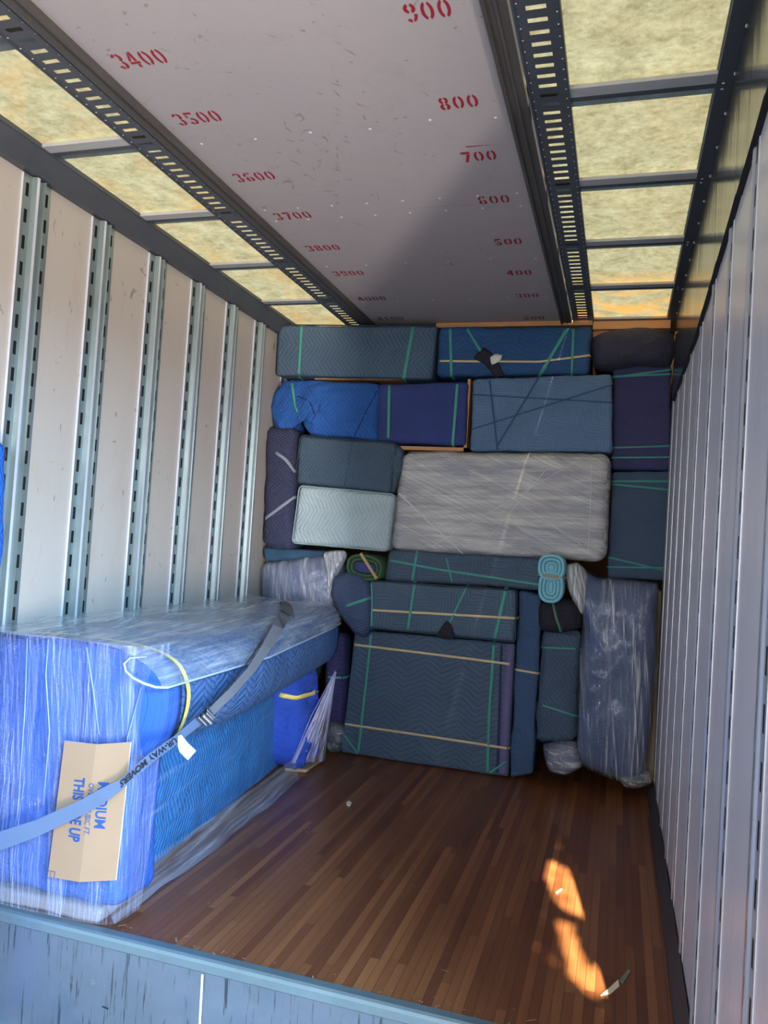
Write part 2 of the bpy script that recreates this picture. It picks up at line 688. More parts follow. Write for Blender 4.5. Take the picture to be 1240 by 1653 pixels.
# ================================================================== STRUCTURE MATERIALS
def mat_floor():
    m, nt, out = newmat('hardwood_strips')
    b = NB(nt)
    uv = b.n('ShaderNodeTexCoord').outputs['Object']
    s0 = b.n('ShaderNodeSeparateXYZ')
    b.link(uv, s0.inputs[0])
    row = b.math('FLOOR', b.math('DIVIDE', s0.outputs[0], 0.031))
    wn = b.n('ShaderNodeTexWhiteNoise', noise_dimensions='1D')
    b.link(row, wn.inputs['W'])
    cb = b.n('ShaderNodeCombineXYZ')
    b.link(b.math('ADD', b.math('ADD', s0.outputs[1], 20.0), b.math('MULTIPLY', wn.outputs[0], 7.0)), cb.inputs[0])
    b.link(b.math('ADD', s0.outputs[0], 3.1), cb.inputs[1])
    mp = cb.outputs[0]
    br = b.n('ShaderNodeTexBrick')
    b.link(mp, br.inputs['Vector'])
    br.inputs['Scale'].default_value = 1
    br.inputs['Brick Width'].default_value = 0.95
    br.inputs['Row Height'].default_value = 0.031
    br.inputs['Mortar Size'].default_value = 0.0008
    br.inputs['Color1'].default_value = (0, 0, 0, 1)
    br.inputs['Color2'].default_value = (1, 1, 1, 1)
    br.inputs['Mortar'].default_value = (0.2, 0.2, 0.2, 1)
    br.offset = 0.0
    sep = b.n('ShaderNodeSeparateXYZ')
    b.link(uv, sep.inputs[0])
    grain = b.noise(b.mapping(uv, scale=(90, 3, 1)), 1.0, 5, 0.6, 0.4)
    blot = b.noise(b.mapping(uv, scale=(6, 1.5, 1)), 1.0, 4, 0.6)
    t = b.math('ADD', b.math('MULTIPLY', br.outputs[0], 0.62), b.math('MULTIPLY', blot, 0.42))
    colr = b.ramp(t, [(0.05, lin((88, 48, 32))), (0.35, lin((124, 74, 44))), (0.6, lin((142, 90, 54))), (0.95, lin((170, 114, 70)))])
    col = b.mix(b.math('MULTIPLY', grain, 0.55), colr, lin((84, 44, 26)))
    mort = b.math('SUBTRACT', 1.0, br.outputs['Fac'])
    col = b.mix(b.math('MULTIPLY', br.outputs['Fac'], 0.6), col, lin((24, 9, 6)))
    # scratches and grit
    sc = b.noise(b.mapping(uv, scale=(14, 14, 1)), 3.0, 6, 0.75, 2.5)
    scm = b.ramp(sc, [(0.66, 0.0), (0.71, 1.0)])
    col = b.mix(b.math('MULTIPLY', scm, 0.30), col, lin((150, 120, 95)))
    rough = b.math('ADD', b.math('MULTIPLY', blot, 0.30), 0.20)
    h = b.math('ADD', b.math('MULTIPLY', grain, 0.3), mort)
    b.link(b.bsdf(col, rough, 0, b.bump(h, 0.25, 0.002), 0.5), out.inputs[0])
    return m


def mat_panel(name, c1, c2, stain, rough=0.45, pink=0.0, scuffs=0.5, zaxis=True):
    m, nt, out = newmat(name)
    b = NB(nt)
    uv = b.n('ShaderNodeTexCoord').outputs['Object']
    n1 = b.noise(uv, 1.3, 4, 0.6)
    n2 = b.noise(b.mapping(uv, scale=(4, 4, 1.2)), 2.0, 6, 0.7, 1.0)
    col = b.mix(n1, lin(c1), lin(c2))
    sm = b.ramp(n2, [(0.55, 0.0), (0.74, 1.0)])
    col = b.mix(b.math('MULTIPLY', sm, scuffs), col, lin(stain))
    vor = b.noise(b.mapping(uv, scale=(1, 1, 0.6), loc=(3, 2, 8)), 9.0, 2, 0.5, 3.0)
    sp2 = b.ramp(vor, [(0.69, 0.0), (0.74, 1.0)])
    col = b.mix(b.math('MULTIPLY', sp2, 0.25 + scuffs), col, lin((96, 66, 52)))
    b.link(b.bsdf(col, rough, 0, b.bump(n1, 0.1, 0.02), 0.4), out.inputs[0])
    return m


def mat_fiberglass():
    m, nt, out = newmat('translucent_roof_sheet')
    b = NB(nt)
    uv = b.n('ShaderNodeTexCoord').outputs['Object']
    n1 = b.noise(b.mapping(uv, scale=(1, 1.2, 1)), 34, 6, 0.8, 0.2)
    n3 = b.noise(b.mapping(uv, loc=(4, 1, 0)), 9, 4, 0.7, 0.3)
    n1 = b.math('ADD', b.math('MULTIPLY', n1, 0.55), b.math('MULTIPLY', n3, 0.45))
    n2 = b.noise(uv, 2.6, 4, 0.6, 0.8)
    wv = b.n('ShaderNodeTexWave', wave_type='BANDS', bands_direction='X')
    b.link(uv, wv.inputs[0])
    wv.inputs['Scale'].default_value = 55
    wv.inputs['Distortion'].default_value = 0.4
    col = b.mix(b.ramp(n1, [(0.38, 0.0), (0.62, 1.0)]), lin((140, 140, 114)), lin((202, 206, 184)))
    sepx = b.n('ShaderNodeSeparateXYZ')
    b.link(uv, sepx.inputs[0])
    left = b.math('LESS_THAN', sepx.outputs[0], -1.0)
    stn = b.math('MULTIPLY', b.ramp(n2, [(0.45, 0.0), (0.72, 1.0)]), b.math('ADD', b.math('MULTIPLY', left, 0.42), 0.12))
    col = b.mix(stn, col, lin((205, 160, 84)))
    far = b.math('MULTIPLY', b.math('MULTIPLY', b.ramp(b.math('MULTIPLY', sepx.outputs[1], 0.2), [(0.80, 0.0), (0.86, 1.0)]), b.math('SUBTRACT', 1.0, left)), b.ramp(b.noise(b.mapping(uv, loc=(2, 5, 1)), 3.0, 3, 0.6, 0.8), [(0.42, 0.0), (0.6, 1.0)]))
    col = b.mix(b.math('MULTIPLY', far, 0.85), col, lin((250, 190, 90)))  # orange stain tint painting in the warm sun spot on the far right panels
    col = b.mix(b.math('MULTIPLY', wv.outputs[1], 0.13), col, lin((90, 84, 60)))
    tl = b.n('ShaderNodeBsdfTranslucent')
    sc = b.n('ShaderNodeVectorMath', operation='SCALE')
    b.link(col, sc.inputs[0])
    sc.inputs['Scale'].default_value = 0.170
    b.link(sc.outputs[0], tl.inputs[0])
    df = b.bsdf(b.mix(0.6, col, (0.02, 0.02, 0.02)), 0.5, 0, None, 0.3)
    mx = b.n('ShaderNodeAddShader')
    d2 = b.n('ShaderNodeBsdfDiffuse')
    d2.inputs[0].default_value = (0.10, 0.10, 0.08, 1)
    b.link(tl.outputs[0], mx.inputs[0])
    b.link(d2.outputs[0], mx.inputs[1])
    b.link(mx.outputs[0], out.inputs[0])
    return m


def mat_steel(name, c, rough=0.35, metal=0.6, streak=(3, 3, 60), drips=False, amt=0.2):
    m, nt, out = newmat(name)
    b = NB(nt)
    uv = b.n('ShaderNodeTexCoord').outputs['Object']
    n1 = b.noise(b.mapping(uv, scale=streak), 1.0, 5, 0.65, 0.5)
    n2 = b.noise(uv, 5, 5, 0.65)
    c = lin(c)
    col = b.mix(n1, tuple(x * (1 - amt) for x in c), tuple(min(1, x * (1 + amt)) for x in c))
    col = b.mix(b.math('MULTIPLY', b.ramp(n2, [(0.5, 0.0), (0.8, 1.0)]), 0.4), col, tuple(x * 0.55 for x in c))
    if drips:
        d = b.noise(b.mapping(uv, scale=(60, 1, 3.2)), 1.0, 4, 0.7, 0.2)
        col = b.mix(b.math('MULTIPLY', b.ramp(d, [(0.57, 0.0), (0.63, 1.0)]), 0.8), col, lin((46, 54, 58)))
        e = b.noise(b.mapping(uv, scale=(3, 1, 3), loc=(4, 4, 2)), 1.0, 5, 0.6, 0.5)
        col = b.mix(b.math('MULTIPLY', b.ramp(e, [(0.5, 0.0), (0.66, 1.0)]), 0.35), col, lin((86, 108, 136)))
        g = b.noise(b.mapping(uv, scale=(6, 1, 12), loc=(1, 4, 2)), 1.0, 5, 0.6, 0.5)
        col = b.mix(b.math('MULTIPLY', b.ramp(g, [(0.68, 0.0), (0.74, 1.0)]), 0.6), col, lin((190, 165, 110)))
    rg = b.math('ADD', b.math('MULTIPLY', n1, 0.2), rough - 0.1)
    b.link(b.bsdf(col, rg, metal, b.bump(n1, 0.12, 0.004), 0.5), out.inputs[0])
    return m


M_FLOOR = mat_floor()
M_CEIL = mat_panel('painted_ceiling_panel', (172, 159, 156), (160, 152, 151), (120, 110, 105), 0.55, scuffs=0.15)
M_LWALL = mat_panel('white_wall_liner', (182, 169, 156), (172, 164, 155), (170, 138, 112), 0.42, scuffs=0.35)
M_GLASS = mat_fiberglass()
M_RAIL = mat_steel('dark_steel_rail', (82, 84, 90), 0.45, 0.3, (3, 1, 3))
M_RUST = mat_steel('weathered_rail', (86, 80, 76), 0.55, 0.3, (30, 2, 3), amt=0.4)
M_BAR = mat_steel('grey_roof_bow', (172, 170, 168), 0.5, 0.0, (2, 20, 3))
M_POST = mat_steel('galvanised_post', (150, 162, 160), 0.32, 0.65, (3, 30, 1.5), amt=0.25)
M_BLACK = simple('slot_dark', (12, 12, 13), 0.9)
M_SILL = mat_steel('galvanised_sill', (112, 126, 140), 0.42, 0.45, (4, 4, 4), drips=True)
M_SILLTOP = mat_steel('sill_edge', (120, 142, 150), 0.4, 0.5, (2, 20, 2))
M_RIVET = simple('rivet', (225, 225, 220), 0.35, 0.3)
M_RED = simple('red_stencil_paint', (150, 24, 44), 0.6, var=0.3, scale=60)
M_REDDARK = simple('dark_red_stencil_paint', (112, 30, 40), 0.6, var=0.3, scale=60)
M_WOOD = simple('raw_wood', (196, 140, 88), 0.6, scale=25)


def mat_rwall(name, c, rough, metal, var):
    m, nt, out = newmat(name)
    b = NB(nt)
    uv = b.n('ShaderNodeTexCoord').outputs['Object']
    n1 = b.noise(b.mapping(uv, scale=(1, 26, 0.8)), 1.0, 5, 0.65, 0.6)
    n2 = b.noise(b.mapping(uv, scale=(1, 3, 0.9)), 1.2, 4, 0.6, 0.8)
    c = lin(c)
    col = b.mix(n1, tuple(x * (1 - var) for x in c), tuple(min(1, x * (1 + var)) for x in c))
    s = b.noise(b.mapping(uv, scale=(1, 9, 5), loc=(0, 3, 3)), 1.0, 5, 0.7, 2.0)
    col = b.mix(b.math('MULTIPLY', b.ramp(s, [(0.68, 0.0), (0.76, 1.0)]), 0.35), col, tuple(x * 0.5 for x in c))
    nr = b.bump(n1, 0.10, 0.004)
    nr = b.bump(n2, 0.25, 0.02, nr)
    b.link(b.bsdf(col, rough, metal, nr, 0.7), out.inputs[0])
    return m


M_RW = mat_rwall('scuffed_aluminium_wall', (206, 204, 214), 0.30, 0.05, 0.08)
M_RTOP = mat_rwall('dark_polished_top_sheet', (96, 100, 106), 0.16, 0.75, 0.25)
M_RPOST = mat_rwall('right_wall_post', (165, 168, 178), 0.3, 0.35, 0.2)
M_RLIP = simple('bright_edge', (215, 215, 222), 0.3, 0.3)

# ================================================================== ROOM SHELL
m = MB()
m.box((XL - .02, SILL + .03, -.04), (XR + .02, YF, 0))
struct(m.build('floor', M_FLOOR))
m = MB()
m.box((XL - .02, YB, LOWZ - .04), (XR + .02, SILL - .01, LOWZ))
struct(m.build('floor_lower_deck', simple('dark_deck', (70, 76, 84), 0.6)))

# sill: rounded steel nosing over a vertical face
m = MB()
prof = [(SILL + .045, -.004), (SILL + .045, .004), (SILL + .012, .006), (SILL + .002, .002), (SILL - .004, -.006), (SILL - .004, -.03), (SILL + .002, -.036)]
for (y0, z0), (y1, z1) in zip(prof[:-1], prof[1:]):
    m.quad((XL, y0, z0), (XR, y0, z0), (XR, y1, z1), (XL, y1, z1), 0)
m.quad((XL, SILL + .002, -.036), (XR, SILL + .002, -.036), (XR, SILL + .002, -.365), (XL, SILL + .002, -.365), 1)
m.quad((XL, SILL + .002, -.365), (XR, SILL + .002, -.365), (XR, SILL - .03, -.375), (XL, SILL - .03, -.375), 0)
m.quad((XL, SILL - .03, -.375), (XR, SILL - .03, -.375), (XR, SILL - .03, LOWZ), (XL, SILL - .03, LOWZ), 0)
# white drip of paint, small slot and patches are on the face
dx = PY(325, 1600, SILL).x
m.quad((dx - .004, SILL - .0005, -.04), (dx + .004, SILL - .0005, -.04), (dx + .009, SILL - .0005, -.30), (dx + .001, SILL - .0005, -.30), 2)
p = PY(170, 1627, SILL)
m.quad((p.x - .012, SILL - .0005, p.z + .004), (p.x + .012, SILL - .0005, p.z + .002), (p.x + .012, SILL - .0005, p.z - .003), (p.x - .012, SILL - .0005, p.z), 3)
struct(m.build('trim_1', M_SILL, mats=[M_SILLTOP, M_SILL, simple('white_drip', (215, 225, 235), 0.5), M_BLACK]))

# left wall
m = MB()
m.box((XL - .04, YB, LOWZ), (XL, YF, CE + .1))
struct(m.build('wall_left', M_LWALL))
m = MB()
m.box((XL - .04, YF, LOWZ), (XR + .04, YF + .04, CE + .1))
struct(m.build('wall_front', simple('plywood_nose', (120, 84, 52), 0.7)))
m = MB()
m.box((XL - .04, YB - .04, LOWZ), (XR + .04, YB, CE + .1))
struct(m.build('wall_rear', simple('rear_door', (190, 190, 188), 0.6)))
# right wall with the open side doorway behind the camera's right
m = MB()
m.box((XR, DOOR_Y1, LOWZ), (XR + .05, YF, CE + .1))
m.box((XR, YB, LOWZ), (XR + .05, DOOR_Y0, CE + .1))
m.box((XR, DOOR_Y0, DOOR_Z1), (XR + .05, DOOR_Y1, CE + .1))
struct(m.build('wall_right', M_RW))
m = MB()
zz = 2.27
for i in range(24):
    y0, y1 = DOOR_Y1 + i * .14, DOOR_Y1 + (i + 1) * .14
    if y0 > 4.7:
        break
    e0 = zz + .13 * max(0, 1 - (y0 - 1.3) / 2.0) + (.006 if i % 3 == 0 else 0)
    e1 = zz + .13 * max(0, 1 - (y1 - 1.3) / 2.0)
    m.quad((XR - .016, y0, CE - .005), (XR - .016, y0, e0), (XR - .016, y1, e1), (XR - .016, y1, CE - .005), 0)
    m.quad((XR - .016, y0, e0), (XR, y0, e0 - .003), (XR, y1, e1 - .003), (XR - .016, y1, e1), 1)
for y in [1.5 + k * .21 for k in range(16)]:
    m.dome((XR - .017, y, CE - .02), (-1, 0, 0), .006, 2)
struct(m.build('trim_2', M_RTOP, mats=[M_RTOP, M_BLACK, M_RIVET]))

# outside ground
m = MB()
m.quad((XR + .3, -14, -1.3), (14, -14, -1.3), (14, 10, -1.3), (XR + .3, 10, -1.3))
struct(m.build('ground', simple('pale_yard_concrete', (150, 143, 133), 0.9)))


# wall posts -------------------------------------------------------
def slotted_post(X, Y, side, z0, z1, idx, w=.165, mats=None, hs=1.0):
    """two slotted flanges around a raised channel; side=+1 faces +X"""
    m = MB()
    f, ch, mid = X + side * .010 * hs, X + side * .030 * hs, X + side * .012 * hs

    def strip(ya, yb):
        sa, sb = (ya + yb) / 2 - .008, (ya + yb) / 2 + .008
        m.quad((f, ya, z0), (f, sa, z0), (f, sa, z1), (f, ya, z1), 0)
        m.quad((f, sb, z0), (f, yb, z0), (f, yb, z1), (f, sb, z1), 0)
        z = z0
        pitch, hole = .102, .052
        while z < z1:
            a = min(z + pitch - hole, z1)
            m.quad((f, sa, z), (f, sb, z), (f, sb, a), (f, sa, a), 0)
            z += pitch
        for y in (ya, yb):
            m.quad((X, y, z0), (f, y, z0), (f, y, z1), (X, y, z1), 2)
        m.quad((X + side * .001, ya, z0), (X + side * .001, yb, z0), (X + side * .001, yb, z1), (X + side * .001, ya, z1), 1)
    h = w / 2
    strip(Y - h, Y - h + .045)
    strip(Y + h - .045, Y + h)
    a, b = Y - h + .045, Y + h - .045
    m.quad((f, a, z0), (ch, a + .006, z0), (ch, a + .006, z1), (f, a, z1), 0)
    m.quad((ch, a + .006, z0), (ch, a + .02, z0), (ch, a + .02, z1), (ch, a + .006, z1), 2)
    m.quad((ch, a + .02, z0), (mid, a + .026, z0), (mid, a + .026, z1), (ch, a + .02, z1), 0)
    m.quad((mid, a + .026, z0), (mid, b - .012, z0), (mid, b - .012, z1), (mid, a + .026, z1), 0)
    m.quad((mid, b - .012, z0), (ch, b - .006, z0), (ch, b - .006, z1), (mid, b - .012, z1), 0)
    m.quad((ch, b - .006, z0), (f, b, z0), (f, b, z1), (ch, b - .006, z1), 0)
    return struct(m.build('trim_%d' % idx, M_POST, mats=mats or [M_POST, M_BLACK, M_RLIP]))


idx = 3
for Y in (1.63, 2.04, 2.45, 2.86, 3.285, 3.675, 4.06, 4.43, 4.86):
    slotted_post(XL, Y, 1, LOWZ if Y < SILL else 0, 2.685, idx, .15)
    idx += 1
for Y in (1.56, 1.97, 2.38, 2.79, 3.20, 3.61, 4.02, 4.43, 4.84):
    slotted_post(XR, Y, -1, LOWZ if Y < SILL else 0.03, 2.30 if Y > 3 else 2.36, idx, .11, [M_RPOST, M_BLACK, M_RLIP], .22)
    idx += 1

# top rails
m = MB()
m.box((XL, YB, 2.69), (XL + .035, YF, CE + .0))
m.quad((XL + .035, YB, 2.69), (XL + .035, YF, 2.69), (XL + .07, YF, CE - .005), (XL + .07, YB, CE - .005))
m.box((XL + .02, YB, CE - .006), (XL + .075, YF, CE + .03))
for k in range(9):
    for dy in (-.015, .015):
        m.dome((XL + .06, 2.42 + .615 * (k - 2) + dy, CE - .01), (.3, 0, -1), .005, 1)
struct(m.build('trim_%d' % idx, M_RAIL, mats=[M_RAIL, M_RIVET])); idx += 1
m = MB()
m.box((.203, YB, CE - .006), (XR, YF, CE + .03))
for k in range(9):
    for dy in (-.015, .015):
        m.dome((.222, 2.42 + .61 * (k - 2) + dy, CE - .007), (0, 0, -1), .005, 1)
struct(m.build('trim_%d' % idx, M_RAIL, mats=[M_RAIL, M_RIVET])); idx += 1
# lower kick strip on the right wall
m = MB()
m.box((XR - .035, SILL, 0), (XR, YF, .03))
m.quad((XR - .035, SILL, .03), (XR - .035, YF, .03), (XR - .005, YF, .09), (XR - .005, SILL, .09))
struct(m.build('baseboard_right', mat_steel('dark_kick_strip', (74, 70, 74), 0.5, 0.3, (2, 9, 2), amt=0.4)))

# ceiling
m = MB()
YS = PZ(636, 338, CE).y
m.box((-1.62, YB, CE), (-.40, YS - .002, CE + .02))
m.box((-1.62, YS + .002, CE + .001), (-.40, YF, CE + .02))
m.box((-1.62, YS - .01, CE + .008), (-.40, YS + .01, CE + .02))
ceil = struct(m.build('ceiling', M_CEIL))
m = MB()
rows = [(PZ(637, 325, CE).y, 8), (PZ(637, 345, CE).y, 8)]
for (yy, n) in rows:
    for k in range(n):
        m.dome((-1.56 + 1.10 * k / (n - 1), yy, CE - .0005), (0, 0, -1), .0065)
for yy in (1.55, 2.47, 3.75, 4.35):
    for k in range(6):
        m.dome((-1.54 + 1.08 * k / 5, yy + .02 * math.sin(k * 3), CE - .0005), (0, 0, -1), .0065)
m.build('rivets', M_RIVET, ceil)['kind'] = 'stuff'


# stencil digits
def arcseg(c, ro, ri, a0, a1, n=8):
    A = [math.radians(a0 + (a1 - a0) * k / n) for k in range(n + 1)]
    o = [(c[0] + ro[0] * math.cos(a), c[1] + ro[1] * math.sin(a)) for a in A]
    i = [(c[0] + ri[0] * math.cos(a), c[1] + ri[1] * math.sin(a)) for a in A]
    return [[o[k], o[k + 1], i[k + 1], i[k]] for k in range(n)]


def rect(x0, y0, x1, y1):
    return [[(x0, y0), (x1, y0), (x1, y1), (x0, y1)]]


RO, RI = (.46, .27), (.17, .13)
T, Bt = (0, .24), (0, -.24)
BO, BI = (.48, .5), (.22, .36)
DIG = {
    '0': arcseg((0, 0), BO, BI, -72, 72) + arcseg((0, 0), BO, BI, 108, 252),
    '1': rect(-.12, -.5, .14, .5) + rect(-.3, .22, -.15, .42),
    '2': arcseg(T, RO, RI, 5, 82) + arcseg(T, RO, RI, 100, 170) + [[(.05, .02), (.4, .12), (-.1, -.28), (-.42, -.28)]] + rect(-.45, -.5, .45, -.32),
    '3': arcseg(T, RO, RI, -70, 78) + arcseg(T, RO, RI, 100, 168) + arcseg(Bt, RO, RI, -78, 70) + arcseg(Bt, RO, RI, 192, 260),
    '4': rect(.06, -.5, .32, -.3) + rect(.06, -.08, .32, .5) + rect(-.48, -.26, .48, -.12) + [[(-.46, -.06), (-.2, -.06), (.02, .28), (.02, .5)]],
    '5': rect(-.38, .34, .42, .5) + rect(-.38, .06, -.2, .3) + arcseg(Bt, RO, RI, -78, 110) + arcseg(Bt, RO, RI, 192, 260),
    '6': arcseg(Bt, RO, RI, -72, 72) + arcseg(Bt, RO, RI, 108, 252) + arcseg((0, 0), BO, BI, 100, 170) + arcseg(T, RO, RI, 20, 78),
    '7': rect(-.45, .3, .45, .5) + [[(.1, .26), (.45, .26), (.05, -.5), (-.25, -.5)]],
    '8': arcseg(T, (.42, .26), (.17, .12), -72, 72) + arcseg(T, (.42, .26), (.17, .12), 108, 252) + arcseg(Bt, RO, RI, -72, 72) + arcseg(Bt, RO, RI, 108, 252),
}
DIG['9'] = [[(-x, -y) for x, y in q] for q in DIG['6']]
NUMS = [('900', 690, 17), ('800', 740, 165), ('700', 773, 252), ('600', 797, 322), ('500', 820, 390), ('400', 838, 440), ('300', 851, 477), ('200', 862, 513),
        ('3400', 225, 95), ('3500', 318, 190), ('3600', 410, 285), ('3700', 472, 348), ('3800', 521, 400), ('3900', 562, 441), ('4000', 600, 482), ('4100', 630, 514)]
for s, px, py in NUMS:
    c = PZ(px, py, CE)
    m = MB()
    gw, adv, gh = .036, .0455, .074
    for i, ch in enumerate(s):
        ox = c.x + (i - (len(s) - 1) / 2) * adv
        for q in DIG[ch]:
            m.poly([(ox + x * gw, c.y - y * gh, CE - .0008) for x, y in q])
    m.build('painted_number', M_REDDARK if s in ('4000', '4100', '200') else M_RED, ceil)
# scuff marks on the ceiling
m = MB()
r2 = random.Random(3)
for _ in range(46):
    px, py = r2.choice([(r2.gauss(500, 45), r2.gauss(250, 30)), (r2.uniform(330, 720), r2.uniform(40, 330)), (545, r2.uniform(120, 380))])
    c = PZ(px, py, CE)
    if not (-1.58 < c.x < -.45):
        continue
    a = r2.uniform(-.6, .6) + 1.2
    L, w = r2.uniform(.006, .035), r2.uniform(.001, .003)
    d, e = V((math.cos(a), math.sin(a), 0)), V((-math.sin(a), math.cos(a), 0))
    z = V((0, 0, -.0006))
    m.poly([c - d * L + z, c - e * w + z, c + d * L * .6 + z, c + e * w + z])
c0, c1 = PZ(752, 237, CE), PZ(800, 233, CE)
m.poly([c0 + V((0, -.004, -.0006)), c0 + V((0, .004, -.0006)), c1 + V((0, 0, -.0006))], 1)
m.build('scuff_marks', simple('scuff', (132, 122, 112), 0.7), ceil, mats=[simple('scuff', (132, 122, 112), 0.7), M_RED])['kind'] = 'stuff'


# slotted roof rails with real slots
def slotted_roof(xa, xb, sa, sb, fa, fb, idx):
    """xa..xb slotted strip, sa..sb slot span, fa..fb solid dark flange"""
    m = MB()
    z = CE - .002
    m.quad((xa, YB, z), (sa, YB, z), (sa, YF, z), (xa, YF, z))
    m.quad((sb, YB, z), (xb, YB, z), (xb, YF, z), (sb, YF, z))
    y = YB
    while y < YF:
        m.quad((sa, y + .0165, z), (sb, y + .0165, z), (sb, y + .0507, z), (sa, y + .0507, z))
        y += .0507
    # folded ribs and flange
    for x in (xa, xb):
        m.box((x - .002, YB, z - .006), (x + .002, YF, z + .02))
    m.box((min(fa, fb), YB, z - .012), (max(fa, fb), YF, z + .02), 1)
    m.box((fa - .006, YB, z - .022), (fa + .006, YF, z + .02), 1)
    m.box(((fa + fb) / 2 - .004, YB, z - .018), ((fa + fb) / 2 + .004, YF, z), 1)
    y = 1.7
    while y < 4.9:
        for x in (xa + (.008 if xa < xb else -.008), xb - .008):
            m.dome((x, y, z - .0005), (0, 0, -1), .0032, 2, 5)
        y += .0507
    return struct(m.build('trim_%d' % idx, M_RAIL, mats=[M_RAIL, M_RUST, M_RIVET]))


slotted_roof(-.335, -.218, -.305, -.252, -.405, -.345, idx); idx += 1
slotted_roof(-1.805, -1.69, -1.775, -1.722, -1.615, -1.675, idx); idx += 1

# roof bows and translucent skylight panels
wi = 1
for side, (x0, x1, ps) in enumerate(((-.335, .225, .61), (-2.225, -1.69, .635))):
    ys = [2.40 + ps * k for k in range(-9, 6)] if side == 0 else [2.42 + ps * k for k in range(-8, 6)]
    bx0, bx1 = (-.218, .205) if side == 0 else (-2.20, -1.80)
    for y in ys:
        if y < YB + .1 or y > YF - .05:
            continue
        m = MB()
        m.box((x0, y - .036, CE + .016), (x1, y + .036, CE + .05))
        m.quad((bx0, y - .036, CE - .001), (bx1, y - .036, CE - .001), (bx1, y + .012, CE - .001), (bx0, y + .012, CE - .001), 0)
        m.quad((bx0, y + .012, CE - .001), (bx1, y + .012, CE - .001), (bx1, y + .036, CE - .001), (bx0, y + .036, CE - .001), 1)
        m.quad((bx0, y + .036, CE - .001), (bx1, y + .036, CE - .001), (bx1, y + .036, CE + .011), (bx0, y + .036, CE + .011), 1)
        m.quad((bx0, y - .036, CE - .001), (bx1, y - .036, CE - .001), (bx1, y - .036, CE + .011), (bx0, y - .036, CE + .011), 0)
        struct(m.build('trim_%d' % idx, M_BAR, mats=[M_BAR, M_RAIL])); idx += 1
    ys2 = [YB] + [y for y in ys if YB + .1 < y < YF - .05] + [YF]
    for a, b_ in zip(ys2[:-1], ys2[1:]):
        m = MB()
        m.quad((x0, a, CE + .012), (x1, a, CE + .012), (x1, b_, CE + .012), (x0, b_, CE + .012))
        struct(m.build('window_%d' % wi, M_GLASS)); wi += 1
# opaque outer roof over the centre panel and over the rails
m = MB()
m.box((-1.69, YB, CE + .05), (-.335, YF, CE + .06))
struct(m.build('ceiling_outer_roof', M_RAIL))

# wooden header at the load
m = MB()
q = quad_px([(706, 514), (957, 519), (957, 524), (706, 523)], 4.84)
m.box((q[0].x, 4.82, CE - .03), (q[1].x, 4.9, CE - .001))
q = quad_px([(958, 520), (1082, 520), (1082, 531), (958, 536)], 4.84)
m.box((q[0].x, 4.82, q[2].z), (XR - .04, 4.9, CE - .008))
m.box((q[0].x, 4.86, q[2].z - .05), (q[0].x + .22, 4.92, q[2].z))
struct(m.build('trim_%d' % idx, M_WOOD)); idx += 1

# ================================================================== FABRICS
G1 = simple('green_band', (72, 152, 136), 0.5, var=0.15)
G2 = simple('teal_dark_band', (40, 78, 108), 0.6)
TAN = simple('tan_band', (214, 192, 146), 0.6)
GREYS = simple('grey_strap', (142, 148, 158), 0.7)
YEL = simple('yellow_band', (228, 205, 100), 0.5)
A45 = math.radians(45)
TEAL = quilt('teal_quilt', (82, 102, 120), math.pi / 2, 0.20, 0.075, 0.030, dark=.55)
TEALH = quilt('teal_quilt_rows', (80, 99, 118), 0.0, 0.23, 0.065, 0.034, dark=.55)
TEALL = quilt('teal_quilt_squares', (84, 104, 122), A45, 0.20, 0.10, 0.026, dark=.55)
SLATE = quilt('slate_quilt', (78, 96, 112), math.pi / 2, 0.24, 0.10, 0.024, dark=.62)
SLATEB = quilt('slate_blue_quilt', (96, 122, 152), A45, 0.20, 0.08, 0.022, dark=0.78, bstr=0.4)
NAVY = quilt('navy_quilt', (56, 68, 122), math.pi / 2, 0.25, 0.07, 0.024, dark=0.78, bstr=0.3)
DEEP = quilt('deep_blue_quilt', (48, 84, 124), 0, 0.25, 0.07, 0.03, dark=0.8, bstr=0.4)
ROYAL = quilt('royal_quilt', (46, 94, 164), math.pi / 2, 0.22, 0.09, 0.028, dark=0.7)
PURP = quilt('purple_quilt', (66, 66, 104), math.pi / 2, 0.22, 0.07, 0.02, dark=0.88, bstr=0.3)
DPURP = quilt('dark_purple_quilt', (64, 66, 90), math.pi / 2, 0.16, 0.08, 0.024, dark=0.6, bstr=0.8)
DPURP2 = quilt('dark_rolled_quilt', (62, 62, 78), A45, 0.14, 0.06, 0.016, dark=0.7, bstr=0.6)
MINT = quilt('mint_quilt', (180, 196, 198), math.pi / 2, 0.22, 0.07, 0.028, dark=0.74)
AQUA = simple('aqua_blanket', (128, 190, 204), 0.8, var=0.12, bump=0.4)
OLIVE = simple('olive_blanket', (64, 92, 62), 0.85, var=0.15, bump=0.3)
BLACKQ = quilt('black_quilt', (44, 42, 52), A45, 0.14, 0.06, 0.03, dark=0.7)
LILAC = quilt('lilac_blanket', (104, 100, 138), 0, 0.25, 0.02, 0.05, dark=0.95)
GREYB = quilt('grey_blue_quilt', (88, 98, 128), math.pi / 2, 0.22, 0.05, 0.02, dark=0.92, bstr=0.2)
SOFABLUE = quilt('bright_blue_cover', (42, 84, 166), math.pi / 2, 0.3, 0.08, 0.03, dark=0.95, bstr=0.2)
SOFATEAL = quilt('sofa_blue_quilt', (44, 112, 176), math.pi / 2, 0.20, 0.06, 0.026, dark=0.6, bstr=0.6)
BULGEQ = quilt('sofa_back_quilt', (60, 96, 148), math.pi / 2, 0.17, 0.05, 0.030, dark=0.45, bstr=0.9)
